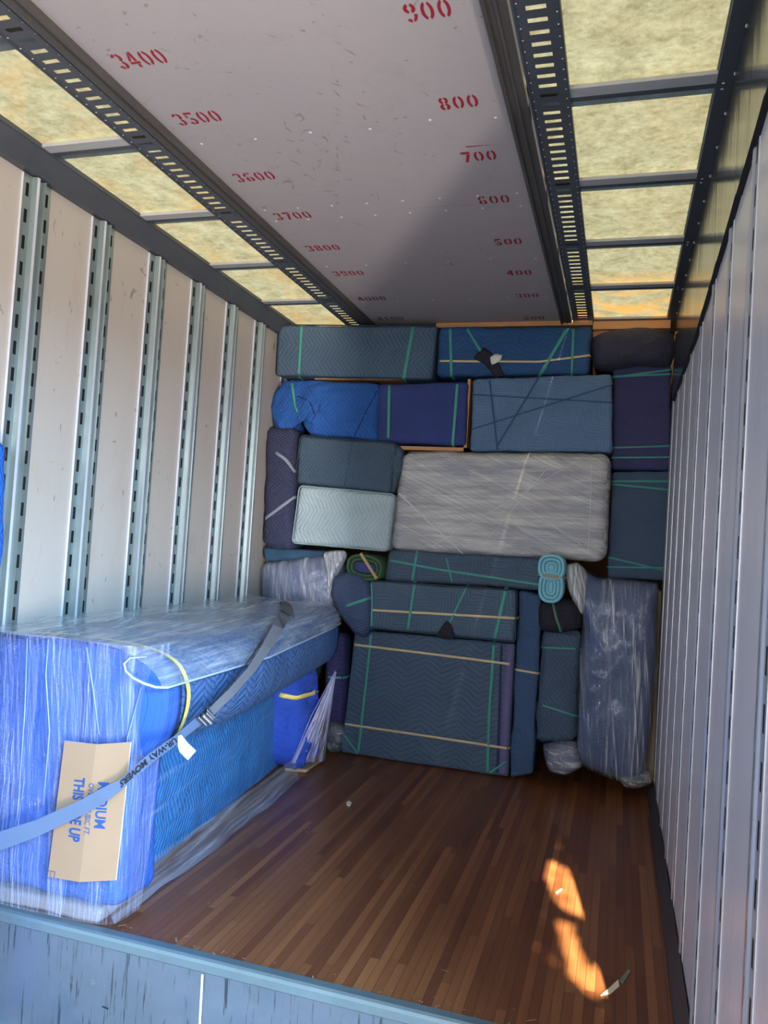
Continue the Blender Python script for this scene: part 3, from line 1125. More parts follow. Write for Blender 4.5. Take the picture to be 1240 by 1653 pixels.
F_WHITE = film('milky_film', 0.40, 0.60, (0.40, 0.66), 0.42, (0.97, 0.93, 0.84), 1.0, .9, 190, patch=0.65, bstr=1.0, rough=.25)
F_GREY = film('grey_film', 0.10, 0.5, (0.50, 0.72), 0.3, (0.80, 0.82, 0.86), 0.7, 1.0, 55, patch=0.8, rough=0.16)
F_DARK = film('clear_film', 0.06, 0.38, (0.52, 0.74), 0.25, (0.78, 0.80, 0.86), 0.8, 0.8, 45, patch=0.8, rough=0.18)
CARD = simple('cardboard', (152, 128, 102), 0.75, var=0.08, scale=8)

GPAD = 'moving blankets'
# ================================================================== THE LOAD (back wall of wrapped furniture)
YW = 4.66
block_item('wrapped_furniture', 'long teal-quilted bundle with two green bands, top left of the load under the roof', 'wrapped furniture',
           [(450, 524), (706, 526), (697, 612), (446, 606)], [4.66, 4.72, 4.70, 4.66], TEAL,
           bands=[([(487, 523), (482, 607)], .022, G1), ([(668, 524), (652, 611)], .022, G1)], r=.025, depth=.5, puff=.008, seed=2, pipe=PIPE)
block_item('wrapped_furniture', 'deep blue bundle crossed by green bands and one cream band, under the wooden header', 'wrapped furniture',
           [(708, 528), (955, 526), (951, 604), (706, 606)], 4.74, DEEP,
           bands=[([(727, 527), (729, 605)], .018, G1), ([(752, 527), (800, 605)], .016, G1), ([(918, 527), (872, 605)], .022, G1),
                  ([(926, 527), (923, 605)], .014, G1), ([(706, 583), (872, 584), (951, 574)], .012, TAN, 'cream_band')],
           r=.03, depth=.5, puff=.02, wrk=.010, seed=3)
# dark patch and white tag on it
t = pillow_item('folded_cloth', 'small dark rag with a white tag tucked under the bands of the deep blue bundle', 'cloth',
                [(766, 578), (782, 562), (800, 578), (812, 604), (798, 606), (784, 588)], 4.712, BLACKQ, depth=.012, puff=.012, r=.008, wrk=.004, seed=4)[0]
vs, fs, uv = pillow_mesh([PY(*p, 4.697) for p in [(793, 577), (800, 573), (809, 574), (806, 581), (795, 587)]], depth=.01, puff=.008, r=.006, wrk=.002, rings=4, sub=3)
link_mesh('paper_tag', vs, fs, simple('white_paper', (225, 222, 210), 0.7), t, uv)

pillow_item('rolled_blanket', 'dark purple-grey rolled blanket stuffed below the skylight beside the right wall', 'blanket',
            [(958, 545), (985, 534), (1030, 530), (1075, 533), (1088, 548), (1087, 575), (1072, 590), (1030, 588), (992, 596), (962, 590), (957, 570)],
            4.80, DPURP2, part='quilted_roll', depth=.3, puff=.09, wrk=.012, seed=5)
pillow_item('wrapped_furniture', 'royal blue quilted bundle, crumpled at its left end, in the second layer', 'wrapped furniture',
            [(460, 615), (540, 617), (613, 622), (611, 668), (609, 712), (560, 706), (503, 701), (484, 672), (466, 697), (448, 694), (437, 652)], 4.69, ROYAL,
            bands=[([(471, 615), (476, 655), (480, 664)], .018, G1), ([(608, 632), (590, 668), (571, 706)], .007, simple('painted_fold_shadow', (24, 48, 104), .9), 'fold'), ([(481, 640), (500, 648), (508, 668)], .006, simple('painted_fold_shadow', (24, 48, 104), .9), 'fold')], depth=.45, puff=.05, wrk=.024, freq=8, seed=6, power=.4, rings=22)  # dark fold strips paint the shade of creases onto the cloth
block_item('wrapped_furniture', 'navy quilted bundle with two upright green bands beside the royal blue one', 'wrapped furniture',
           [(612, 620), (755, 616), (752, 718), (608, 713)], 4.665, NAVY,
           bands=[([(629, 618), (627, 715)], .018, G1), ([(739, 616), (731, 717)], .018, G1)], r=.025, depth=.45, puff=.012, seed=7)
# wooden board behind the navy bundle
q = quad_px([(616, 613), (760, 611), (758, 728), (646, 724)], 4.69)
m = MB()
x0, x1 = PY(646, 724, 4.70).x, PY(760, 611, 4.70).x
z0, z1 = PY(700, 727, 4.70).z, PY(700, 612, 4.70).z
m.box((x0, 4.70, z0), (x1, 5.2, z0 + .022))
m.box((x1 - .018, 4.70, z0), (x1, 5.2, z1))
tag(m.build('wooden_board', M_WOOD), 'bare wooden edge of a board showing right of and below the navy bundle', 'wooden board', 'wooden boards in the load')
m = MB()
p0, p1 = PY(508, 612, 4.72), PY(655, 615, 4.72)
m.box((p0.x, 4.72, p0.z - .002), (p1.x, 5.1, p0.z + .010))
tag(m.build('wooden_board', M_WOOD), 'thin pale board edge between the top left bundle and the royal blue bundle', 'wooden board', 'wooden boards in the load')

block_item('wrapped_furniture', 'light slate-blue bundle with crossed dark bands above the film-wrapped slab', 'wrapped furniture',
           [(764, 612), (987, 603), (988, 729), (759, 728)], 4.70, SLATEB,
           bands=[([(790, 610), (803, 725)], .010, G2), ([(872, 607), (804, 718)], .010, G2), ([(760, 637), (986, 650)], .008, G2),
                  ([(760, 694), (986, 622)], .008, G2)], r=.02, depth=.5, puff=.006, seed=8)
block_item('wrapped_furniture', 'purple quilted bundle with four green bands against the right wall', 'wrapped furniture',
           [(991, 588), (1082, 586), (1084, 758), (988, 757)], [4.82, 4.86, 4.86, 4.82], PURP,
           bands=[([(991, 609), (1082, 597)], .012, G1), ([(991, 608), (1082, 604)], .012, G1), ([(989, 723), (1083, 720)], .010, G1), ([(989, 739), (1083, 738)], .010, G1)],
           r=.02, depth=.45, puff=.008, seed=9)
block_item('wrapped_furniture', 'slate quilted bundle with green bands at top and bottom, below the purple one', 'wrapped furniture',
           [(988, 762), (1084, 760), (1075, 937), (981, 934)], [4.82, 4.86, 4.86, 4.82], quilt('slate_quilt_right', (74, 92, 114), math.pi / 2, .2, .12, .02, dark=.85, bstr=.4),
           bands=[([(990, 777), (1083, 777)], .012, G1), ([(990, 782), (1083, 791)], .012, G1), ([(984, 900), (1077, 922)], .010, G1), ([(983, 915), (1077, 917)], .010, G1)],
           r=.02, depth=.45, puff=.008, seed=10)
t, bv, _ = block_item('rolled_pad', 'dark indigo quilted pad standing upright at the left wall, pale straps around it', 'moving pad',
                      [(430, 688), (475, 691), (470, 890), (423, 881)], [4.62, 4.62, 4.62, 4.62], DPURP, part='quilted_pad',
                      r=.05, depth=.3, puff=.03, wrk=.008, seed=11,
                      bands=[([(446, 731), (462, 742), (474, 760)], .020, GREYS, 'strap'), ([(421, 843), (474, 803)], .020, GREYS, 'strap')])
block_item('wrapped_furniture', 'slate-grey quilted box shape with piped edges, above the pale mint one', 'wrapped furniture',
           [(484, 702), (640, 715), (631, 796), (476, 780)], 4.64, SLATE, r=.035, depth=.36, puff=.012, seed=12, pipe=PIPE,
           bands=[([(569, 709), (556, 788)], .006, G2, 'seam')])
pillow_item('folded_blanket', 'edge of a slate blanket bulging right of the slate-grey box shape', 'blanket',
            [(636, 716), (649, 728), (650, 752), (640, 785), (632, 795), (634, 760)], 4.67, SLATE, depth=.25, puff=.03, seed=13)
block_item('wrapped_furniture', 'pale mint-grey quilted box shape below the slate-grey one', 'wrapped furniture',
           [(483, 784), (637, 798), (626, 890), (471, 876)], 4.63, MINT, r=.03, depth=.4, puff=.012, seed=14, pipe=PIPEM)

# large film wrapped slab
px = [(650, 730), (984, 734), (976, 904), (630, 886)]
q = quad_px(px, 4.655)
vs, fs, uv = block_mesh(*q, depth=.45, r=.05, puff=.012, wrk=.004, seed=15)
t = thing('wrapped_furniture', 'large pale slab wrapped in milky stretch film, in the middle of the load', 'wrapped furniture', base_of(vs))
link_mesh('padding', vs, fs, quilt('greyish_padding', (140, 142, 158), 0, .3, .02, .05, dark=.95, bstr=.2), t, uv)
v2, f2, u2 = block_mesh(*q, depth=.45, r=.055, puff=.014, wrk=.006, seed=16, grow=.010)
link_mesh('stretch_film', v2, f2, F_WHITE, t, u2)
bv = bvh_of(v2, f2)
cord = simple('twisted_film_cord', (214, 214, 212), 0.4)
band(t, bv, [(641, 793), (690, 840), (760, 905)], .010, cord, 'film_cord', wrap=0)
for a, b_ in [((700, 880), (930, 745)), ((735, 790), (905, 890)), ((650, 760), (800, 830)), ((820, 800), (940, 880)), ((780, 880), (880, 760)), ((956, 750), (950, 890))]:
    band(t, bv, [a, b_], .0035, cord, 'film_cord', wrap=0, thick=.001)

block_item('folded_blanket', 'teal folded blanket under the upright indigo pad at the left wall', 'blanket',
           [(424, 884), (545, 890), (520, 899), (426, 907)], [4.62, 4.64, 4.64, 4.62], quilt('teal_folded', (58, 88, 112), .3, .2, .08, .02), depth=.3, r=.02, wrk=.006, seed=17)
# film wrapped dark roll behind the sofa
px = [(428, 912), (470, 903), (520, 897), (548, 905), (552, 935), (545, 975), (500, 1000), (440, 1000), (424, 960)]
vs, fs, uv = pillow_mesh([PY(*p, 4.68) for p in px], depth=.3, puff=.09, wrk=.006, seed=18)
t = thing('wrapped_furniture', 'grey-purple rounded piece in shiny film behind the far end of the sofa', 'wrapped furniture', base_of(vs))
link_mesh('padding', vs, fs, GREYB, t, [(b_, a) for a, b_ in uv])
vs, fs, uv = pillow_mesh([PY(*p, 4.68) for p in px], depth=.3, puff=.095, wrk=.010, seed=19, grow=.008)
link_mesh('stretch_film', vs, fs, film('shiny_film', .14, .7, (.48, .68), .3, (.86, .87, .9), .9, 1.2, 45, bstr=1.0, patch=.7), t, [(b_, a) for a, b_ in uv])
vs, fs, uv = pillow_mesh([PY(*p, 4.60) for p in [(524, 893), (552, 890), (556, 900), (540, 930), (530, 960), (528, 925)]], depth=.05, puff=.03, wrk=.012, seed=20, freq=20)
link_mesh('film_tail', vs, fs, film('bunched_film', .3, .8, (.42, .6), .3, (.9, .9, .9), 1.0, 2, 90, bstr=1.2, patch=.4), t, [(b_, a) for a, b_ in uv])


def stadium(cx, cz, hw, hh, n=28, skew=0.0):
    out = []
    for i in range(n):
        a = 2 * math.pi * i / n
        c, s_ = math.cos(a), math.sin(a)
        e = 2.6
        x = hw * abs(c) ** (2 / e) * (1 if c >= 0 else -1)
        z = hh * abs(s_) ** (2 / e) * (1 if s_ >= 0 else -1)
        out.append((cx + x, cz + z + skew * x))
    return out


def ring_layer(cx, cz, hw, hh, th, y0, y1, skew=0, lip=.006):
    """one rolled blanket layer seen end-on: rounded end rim"""
    prof = [(0, y1), (0, y0 + lip), (th * .25, y0), (th * .75, y0), (th, y0 + lip), (th, y1)]
    vs, fs = [], []
    n = 28
    for off, y in prof:
        for x, z in stadium(cx, cz, hw - off, hh - off, n, skew):
            vs.append(V((x, y, z)))
    for k in range(len(prof) - 1):
        for i in range(n):
            a, b_ = k * n + i, k * n + (i + 1) % n
            fs.append((a, b_, b_ + n, a + n))
    return vs, fs


c = PY(589, 916, 4.62)
t = thing('rolled_blanket', 'olive green blanket rolled around a blue one, tan band across, under the mint bundle', 'blanket', (c.x, 4.7, c.z - .08))
hw, hh = .118, .080
for k in range(2):
    vs, fs = ring_layer(c.x, c.z, hw - k * .024, hh - k * .021, .019, 4.60 + k * .004, 4.9, -.06)
    link_mesh('rolled_layer', vs, fs, OLIVE, t)
out = [V((x, 4.615, z)) for x, z in reversed(stadium(c.x, c.z, hw - .05, hh - .045, 20, -.06))]
vs, fs, uv = pillow_mesh(out, depth=.2, puff=.012, wrk=.006, seed=3, sub=2, freq=12)
link_mesh('inner_blanket', vs, fs, quilt('indigo_core', (74, 80, 128), A45, .12, .05, .016), t, uv)
m = MB()
a, b_ = PY(582, 893, 4.59), PY(608, 934, 4.59)
d = (b_ - a).normalized()
w = d.cross(V((0, 1, 0))).normalized() * .009
m.quad(a - w, a + w, b_ + w, b_ - w)
m.quad(a - w + V((0, .15, 0)), a + w + V((0, .15, 0)), a + w, a - w)
m.quad(b_ - w, b_ + w, b_ + w + V((0, .15, 0)), b_ - w + V((0, .15, 0)))
m.build('band', simple('mustard_band', (176, 150, 96), .6), t)

block_item('wrapped_furniture', 'long low slate bundle with crossed green bands under the film-wrapped slab', 'wrapped furniture',
           [(628, 888), (892, 903), (872, 952), (620, 938)], 4.66, quilt('slate_long', (80, 98, 116), A45, .18, .08, .026, dark=.62), r=.03, depth=.42, puff=.010, wrk=.007, seed=21,
           bands=[([(674, 889), (666, 937)], .016, G1), ([(719, 892), (731, 944)], .010, G1), ([(626, 904), (700, 918), (872, 944)], .014, G1)])
block_item('wrapped_furniture', 'teal quilted slab with green bands and a cream band, standing on the big floor slab', 'wrapped furniture',
           [(598, 937), (832, 953), (832, 1037), (588, 1013)], 4.60, TEALL, r=.025, depth=.42, puff=.008, seed=22, pipe=PIPE,
           bands=[([(600, 936), (599, 1014)], .022, G1), ([(670, 941), (658, 1020)], .018, G1), ([(754, 947), (716, 1026)], .012, G1), ([(817, 951), (798, 1034)], .022, G1),
                  ([(588, 984), (832, 998)], .014, TAN, 'cream_band')])
# small dark triangle tucked in
pillow_item('cloth_corner', 'small dark cloth corner poking out between the two teal slabs', 'cloth',
            [(721, 1004), (728, 1012), (731, 1030), (706, 1027)], 4.575, BLACKQ, depth=.012, puff=.008, r=.006, wrk=.002, seed=23)
q = [PY(572, 1016, 4.68), PY(832, 1039, 4.68), PY(821, 1256, 4.68), PY(548, 1216, 4.68)]
YBX = 1.38 / -(ray(547, 1216).z / ray(547, 1216).y)
q = quad_px([(572, 1016), (832, 1039), (821, 1256), (548, 1216)], [YBX - .06, YBX - .06, YBX, YBX])
for i in (2, 3):
    q[i].z = max(q[i].z, 0.0) if q[i].z > 0 else 0.0
vs, fs, uv = block_mesh(*q, depth=.40, r=.02, puff=.006, wrk=.003, seed=24, grow=-.003)
t = thing('wrapped_furniture', 'largest teal quilted slab standing on the floor with cream and green bands', 'wrapped furniture', base_of(vs))
link_mesh('blanket', vs, fs, TEALH, t, uv)
bv = bvh_of(vs, fs)
band(t, bv, [(568, 1040), (700, 1056), (832, 1073)], .014, TAN, 'cream_band')
band(t, bv, [(553, 1168), (690, 1188), (820, 1208)], .014, TAN, 'cream_band')
band(t, bv, [(600, 1018), (590, 1110), (578, 1219)], .018, G1)
band(t, bv, [(798, 1036), (790, 1150), (787, 1250)], .018, G1)
band(t, bv, [(553, 1182), (578, 1217)], .012, G1, wrap=0)
band(t, bv, [(787, 1250), (818, 1229)], .012, G1, wrap=0)
band(t, bv, [(824, 1040), (818, 1140), (812, 1254)], .046, LILAC, 'lilac_blanket_strip', lift=.001, wrap=0)
band(t, bv, [(810, 1038), (803, 1252)], .014, simple('indigo_strip', (48, 44, 84), .8), 'indigo_blanket_strip', lift=.001, wrap=0)

qq = quad_px([(838, 952), (874, 960), (862, 1250), (824, 1256)], [4.70, 4.70, 4.76, 4.76])
block_item('wrapped_furniture', 'tall narrow blue slab standing on the floor right of the largest teal slab', 'wrapped furniture',
           [(838, 954), (874, 960), (861, 1250), (823, 1256)], [4.68, 4.68, 4.72, 4.72], quilt('tall_blue', (64, 88, 120), math.pi / 2, .2, .05, .03, dark=.9, bstr=.3),
           r=.02, depth=.4, puff=.012, wrk=.008, seed=25, bands=[([(833, 1081), (868, 1087)], .012, TAN, 'cream_band')])

# aqua figure-eight roll
t = None
cu, cl = PY(890, 916, 4.50), PY(889, 948, 4.50)
t = thing('rolled_blanket', 'pale aqua blanket rolled up and pinched by a tan band, hanging under the film-wrapped slab', 'blanket', (cu.x, 4.58, cl.z - .1))
for (cc, hw, hh) in ((cu, .076, .075), (cl, .070, .090)):
    for k in range(3):
        vs, fs = ring_layer(cc.x, cc.z, hw - k * .020, hh - k * .020, .018, 4.50 + k * .006 + (.004 if cc is cl else 0), 4.66)
        link_mesh('rolled_layer', vs, fs, AQUA, t)
    vs, fs, uv = pillow_mesh([V((x, 4.522, z)) for x, z in reversed(stadium(cc.x, cc.z, hw - .056, hh - .056, 16))], depth=.1, puff=.012, wrk=.002, sub=2)
    link_mesh('rolled_core', vs, fs, AQUA, t, uv)
m = MB()
zc = (cu.z + cl.z) / 2 + .006
pts = []
for k in range(13):
    a = math.pi * k / 12
    pts.append(V((cu.x - math.cos(a) * .082, 4.58 - math.sin(a) * .095, zc - .006 * (k - 6) / 6)))
for a, b_ in zip(pts[:-1], pts[1:]):
    m.quad(a + V((0, 0, -.008)), b_ + V((0, 0, -.008)), b_ + V((0, 0, .008)), a + V((0, 0, .008)))
m.build('band', simple('khaki_band', (150, 142, 110), .6), t, smooth=True)

pillow_item('rolled_blanket', 'near-black bundled blanket with a green band, below the aqua roll', 'blanket',
            [(872, 978), (900, 966), (925, 972), (938, 990), (936, 1012), (905, 1020), (874, 1016)], 4.66, BLACKQ, depth=.3, puff=.06, wrk=.012, seed=26, freq=9,
            bands=[([(893, 972), (897, 995), (905, 1018)], .014, simple('dull_green_band', (84, 128, 104), .6))])
block_item('wrapped_furniture', 'upright blue quilted bundle with thin green bands beside the film-wrapped armchair', 'wrapped furniture',
           [(876, 1020), (938, 1020), (929, 1196), (864, 1202)], [4.66, 4.66, 4.68, 4.68], quilt('small_upright', (74, 92, 112), math.pi / 2, .18, .07, .026, dark=.6), r=.045, depth=.35, puff=.02, wrk=.013, seed=27, freq=7,
           bands=[([(875, 1045), (937, 1048)], .009, G1), ([(868, 1136), (931, 1156)], .011, G1)])

# film wrapped armchair back at the right
outline = [(908, 912), (945, 908), (968, 932), (1050, 942), (1066, 952), (1060, 1100), (1042, 1262), (1000, 1262), (950, 1240), (920, 1250), (885, 1248), (874, 1225), (882, 1205), (925, 1195), (936, 1120), (940, 1020), (925, 975)]
YS_ = 4.72
core = [(945, 925), (968, 936), (1050, 944), (1060, 955), (1054, 1100), (1038, 1255), (1000, 1256), (950, 1238), (932, 1215), (936, 1120), (942, 1020), (938, 960)]
vs, fs, uv = pillow_mesh([PY(*p, YS_) for p in core], depth=.55, puff=.10, wrk=.008, seed=28)
zmin = min(v.z for v in vs)
dz = -zmin + .002
for v in vs:
    if v.z < 0.12:
        v.z = max(v.z, 0.012)
t = thing('wrapped_armchair', 'tall grey-blue upholstered piece in clear stretch film at the right wall', 'wrapped furniture', base_of(vs))
link_mesh('padding', vs, fs, quilt('armchair_pad', (84, 100, 132), math.pi / 2, .22, .06, .02, dark=.9, bstr=.3), t, [(b_, a) for a, b_ in uv])
vs, fs, uv = pillow_mesh([PY(*p, YS_ - .01) for p in core], depth=.56, puff=.115, wrk=.016, seed=29, grow=.010, freq=5)
for v in vs:
    if v.z < 0.12:
        v.z = max(v.z, 0.006)
F_CHAIR = film('armchair_film', .05, .9, (.50, .64), .12, (.84, .86, .90), 1.3, .6, 60, bstr=1.2, patch=.95, rough=.16)
link_mesh('stretch_film', vs, fs, F_CHAIR, t, [(b_, a) for a, b_ in uv])
vs, fs, uv = pillow_mesh([PY(*p, 4.68) for p in [(912, 916), (932, 910), (948, 930), (944, 985), (936, 990), (918, 950)]], depth=.2, puff=.05, wrk=.012, seed=30, freq=14)
link_mesh('film_tail', vs, fs, MATS['bunched_film'], t, [(b_, a) for a, b_ in uv])
vs, fs, uv = pillow_mesh([PY(*p, 4.70) for p in [(878, 1206), (905, 1200), (930, 1200), (938, 1235), (915, 1250), (888, 1244)]], depth=.25, puff=.06, wrk=.012, seed=31, freq=12)
link_mesh('wrapped_foot', vs, fs, quilt('foot_pad', (92, 98, 120), 0, .2, .02, .05, dark=.9), t, uv)
vs, fs, uv = pillow_mesh([PY(*p, 4.69) for p in [(886, 1203), (920, 1198), (932, 1205), (938, 1238), (912, 1250), (884, 1240)]], depth=.05, puff=.075, wrk=.014, seed=32, freq=16)
for v in vs:
    v.z = max(v.z, .004)
link_mesh('film_bunch', vs, fs, MATS['shiny_film'], t, uv)
vs, fs, uv = pillow_mesh([PY(*p, 4.70) for p in [(1000, 1252), (1045, 1248), (1050, 1264), (1030, 1272), (1008, 1268)]], depth=.2, puff=.03, wrk=.012, seed=33, freq=16)
for v in vs:
    v.z = max(v.z, .004)
link_mesh('film_bunch', vs, fs, MATS['shiny_film'], t, uv)
m = MB()
a = [PY(1060, 950, 4.82), PY(1068, 955, 4.82), PY(1054, 1264, 4.82), PY(1040, 1262, 4.82)]
for p in a:
    p.z = max(p.z, 0.004)
bb = [p + V((0, .35, 0)) for p in a]
m.quad(*a)
m.quad(a[1], bb[1], bb[2], a[2])
m.quad(a[0], bb[0], bb[3], a[3])
m.quad(a[0], a[1], bb[1], bb[0])
m.build('cardboard_edge', simple('dim_cardboard', (142, 122, 104), .8), t)

pillow_item('wrapped_furniture', 'grey-blue soft bundle with a green band between the sofa and the teal slab', 'wrapped furniture',
            [(540, 932), (560, 925), (585, 932), (599, 950), (600, 1005), (588, 1028), (572, 1022), (558, 1005), (545, 985), (535, 960)], 4.60,
            quilt('soft_grey', (76, 88, 116), .3, .2, .08, .022), depth=.3, puff=.06, wrk=.012, seed=34,
            bands=[([(560, 978), (594, 966)], .018, G1)])
pillow_item('folded_blanket', 'stack of dark purple folded cloth hanging left of the largest teal slab', 'blanket',
            [(540, 1025), (556, 1032), (556, 1100), (550, 1168), (530, 1160), (526, 1100), (528, 1060)], 4.66,
            quilt('purple_stack', (66, 60, 100), 0, .1, .02, .03, dark=.6), depth=.3, puff=.03, wrk=.010, seed=35,
            bands=[([(530, 1093), (555, 1094)], .014, G1)])
vs, fs, uv = pillow_mesh([PY(*p, 4.70) for p in [(528, 1168), (544, 1160), (552, 1175), (550, 1208), (536, 1214), (526, 1200)]], depth=.2, puff=.03, wrk=.014, seed=36, freq=18)
for v in vs:
    v.z = max(v.z, .004)
t = thing('film_bundle', 'crumpled shiny film bundle on the floor left of the largest teal slab', 'stretch film bundle', base_of(vs))
link_mesh('dark_core', vs, fs, BLACKQ, t, uv)
v2, f2, u2 = pillow_mesh([PY(*p, 4.69) for p in [(528, 1168), (544, 1160), (552, 1175), (550, 1208), (536, 1214), (526, 1200)]], depth=.2, puff=.036, wrk=.016, seed=37, freq=22, grow=.006)
for v in v2:
    v.z = max(v.z, .002)
link_mesh('stretch_film', v2, f2, MATS['shiny_film'], t, u2)


# ================================================================== SOFA
def loft(sections, closed=False, cap=True, useuv='sec', wrk=0.0, seed=1, freq=6):
    n, k = len(sections), len(sections[0])
    vs = [V(p) for s in sections for p in s]
    # arc lengths
    arc = [0]
    for i in range(1, k):
        arc.append(arc[-1] + (V(sections[0][i]) - V(sections[0][i - 1])).length)
    yl = [0]
    for j in range(1, n):
        yl.append(yl[-1] + (V(sections[j][0]) - V(sections[j - 1][0])).length)
    fs, uv = [], []
    kk = k if closed else k - 1
    for j in range(n - 1):
        for i in range(kk):
            i2 = (i + 1) % k
            fs.append((j * k + i, j * k + i2, (j + 1) * k + i2, (j + 1) * k + i))
            a1 = arc[i2] if i2 else arc[-1] + .05
            for (aa, yy) in ((arc[i], yl[j]), (a1, yl[j]), (a1, yl[j + 1]), (arc[i], yl[j + 1])):
                uv.append((aa, yy) if useuv == 'sec' else (yy, aa))
    if cap and closed:
        for j in (0, n - 1):
            f = tuple(j * k + i for i in range(k))
            fs.append(f)
            uv += [(vs[i].x, vs[i].z) for i in f]
    if wrk:
        for i, v in enumerate(vs):
            w = wr(v, seed, wrk, freq)
            vs[i] = v + V((w, 0, w * .5))
    return vs, fs, uv


def smooth_open(pts, sub=5):
    out = []
    P = [V((a, 0, b)) for a, b in pts]
    n = len(P)
    for i in range(n - 1):
        p0, p1, p2, p3 = P[max(i - 1, 0)], P[i], P[i + 1], P[min(i + 2, n - 1)]
        for s in range(sub):
            t = s / sub
            c = 0.5 * ((2 * p1) + (p2 - p0) * t + (2 * p0 - 5 * p1 + 4 * p2 - p3) * t * t + (3 * p1 - p0 - 3 * p2 + p3) * t ** 3)
            out.append((c.x, c.z))
    out.append((P[-1].x, P[-1].z))
    return out


SF = thing('wrapped_sofa', 'blue-padded sofa in clear stretch film standing along the left wall', 'sofa', (-1.9, 3.4, 0))
X0 = -2.21
secp = [(X0, .925), (-1.85, .935), (-1.62, .93), (-1.50, .895), (-1.452, .82), (-1.448, .73), (-1.475, .64), (-1.55, .57), (-1.75, .54), (X0, .54)]


def bulge_sec(Y, grow=0.0):
    t = max(0.0, (Y - 3.1) / 1.4)
    e = smooth_open(secp, 4)
    out = []
    endf = 1.0
    for x, z in e:
        xx = x if x < -1.85 else x - .16 * t * ((x + 1.85) / .4)
        z2 = z if z > .75 else z + .03 * t * (.75 - z) / .16
        cx, cz = -1.9, .77
        g = V((xx - cx, 0, z2 - cz))
        if Y < 2.38:
            f = math.sqrt(max(1e-7, 1 - ((2.38 - Y) / .078) ** 2))
            z2 = .74 + (z2 - .74) * f
            xx = -1.66 + (max(xx, -1.80) + 1.66) * f
        if grow and g.length > 0:
            xx += g.normalized().x * grow
            z2 += g.normalized().z * grow
        out.append((xx, Y, z2))
    return out


ysec = [2.36 + .05 * k for k in range(44)]
vs, fs, uv = loft([bulge_sec(y) for y in ysec], closed=True, wrk=.006, seed=40, freq=5)
link_mesh('back_cushion', vs, fs, BULGEQ, SF, uv)
sofa_bulge = bvh_of(vs, fs)
def outward(o):
    import bmesh
    bm = bmesh.new()
    bm.from_mesh(o.data)
    bmesh.ops.remove_doubles(bm, verts=bm.verts, dist=.0004)
    bmesh.ops.recalc_face_normals(bm, faces=bm.faces)
    bm.to_mesh(o.data)
    bm.free()


vs, fs, uv = loft([bulge_sec(y, .012) for y in [2.302, 2.3025, 2.304, 2.308, 2.315, 2.325, 2.34, 2.36, 2.381, 2.40, 2.435]], closed=True, wrk=.006, seed=40, freq=5)
outward(link_mesh('arm_cover', vs, fs, SOFABLUE, SF, uv))
# yellow band round the near end
a = [V(p) for p in bulge_sec(2.435, .019)]
dd = [(0.03 * math.sin((p.z - .6) * 9)) for p in a]
sA = [(p.x, p.y + d - .012, p.z) for p, d in zip(a, dd)]
sB = [(p.x, p.y + d + .012, p.z) for p, d in zip(a, dd)]
vs, fs, uv = loft([sA, sB], wrk=0)
link_mesh('yellow_band', vs, fs, YEL, SF, uv)
# near arm
q = [V((-2.22, 2.335, .925)), V((-1.585, 2.335, .925)), V((-1.56, 2.335, .045)), V((-2.22, 2.335, .045))]
vs, fs, uv = block_mesh(*q, depth=.25, r=.06, puff=.01, wrk=.008, seed=41)
link_mesh('arm', vs, fs, SOFABLUE, SF, uv)
q = [V((-2.21, 2.315, .055)), V((-1.62, 2.325, .055)), V((-1.63, 2.325, .002)), V((-2.21, 2.315, .002))]
vs, fs, uv = block_mesh(*q, depth=.27, r=.02, puff=.0, wrk=.004, seed=42)
link_mesh('base_padding', vs, fs, simple('grey_base_pad', (118, 118, 124), .7), SF, uv)
# recessed seat front
q = [V((-1.69, 2.50, .64)), V((-1.85, 4.30, .64)), V((-1.84, 4.30, .004)), V((-1.69, 2.50, .004))]
vs, fs, uv = block_mesh(*q, depth=.30, r=.03, puff=.012, wrk=.007, seed=43, ddir=(-1, 0, 0), freq=3)
link_mesh('seat_front', vs, fs, SOFATEAL, SF, uv)
# far arm
q = [V((-2.10, 4.10, .66)), V((-1.70, 4.12, .62)), V((-1.66, 4.18, .03)), V((-2.10, 4.16, .03))]
vs, fs, uv = block_mesh(*q, depth=.30, r=.07, puff=.03, wrk=.022, seed=44, freq=9)
link_mesh('far_arm', vs, fs, quilt('far_arm_shaded_cover', (34, 72, 170), 0, 0.3, 0.08, 0.05, dark=0.85, bstr=0.3), SF, uv)  # same cover as the near arm, its weaker light put into the colour
bv = bvh_of(vs, fs)
band(SF, bv, [(453, 1122), (478, 1126), (505, 1118)], .026, YEL, 'yellow_band', lift=.006, wrap=.05)
q = [V((-1.78, 4.20, .022)), V((-1.645, 4.23, .022)), V((-1.655, 4.23, .002)), V((-1.78, 4.20, .002))]
vs, fs, uv = block_mesh(*q, depth=.22, r=.01, puff=0, wrk=.003, seed=45)
link_mesh('cardboard_foot', vs, fs, CARD, SF, uv)

# stretch film sheets
F_TOP = film('film_sofa_top', .16, .5, (.42, .66), .12, (.70, .76, .84), 1.0, 1.6, 42, bstr=.9, patch=.45, rough=.08)
F_END = film('film_sofa_end', .12, .55, (.48, .68), .13, (.56, .66, .95), .7, .5, 170, bstr=.9, patch=.85, rough=.16)
F_SIDE = film('film_sofa_side', .015, .22, (.54, .74), .2, (.72, .78, .9), .35, .9, 50, bstr=.6, patch=.9, rough=.14)
F_FAR = film('film_sofa_far', .16, .7, (.44, .62), .2, (.72, .72, .92), .5, .9, 90, bstr=.9, patch=.5, rough=.16)


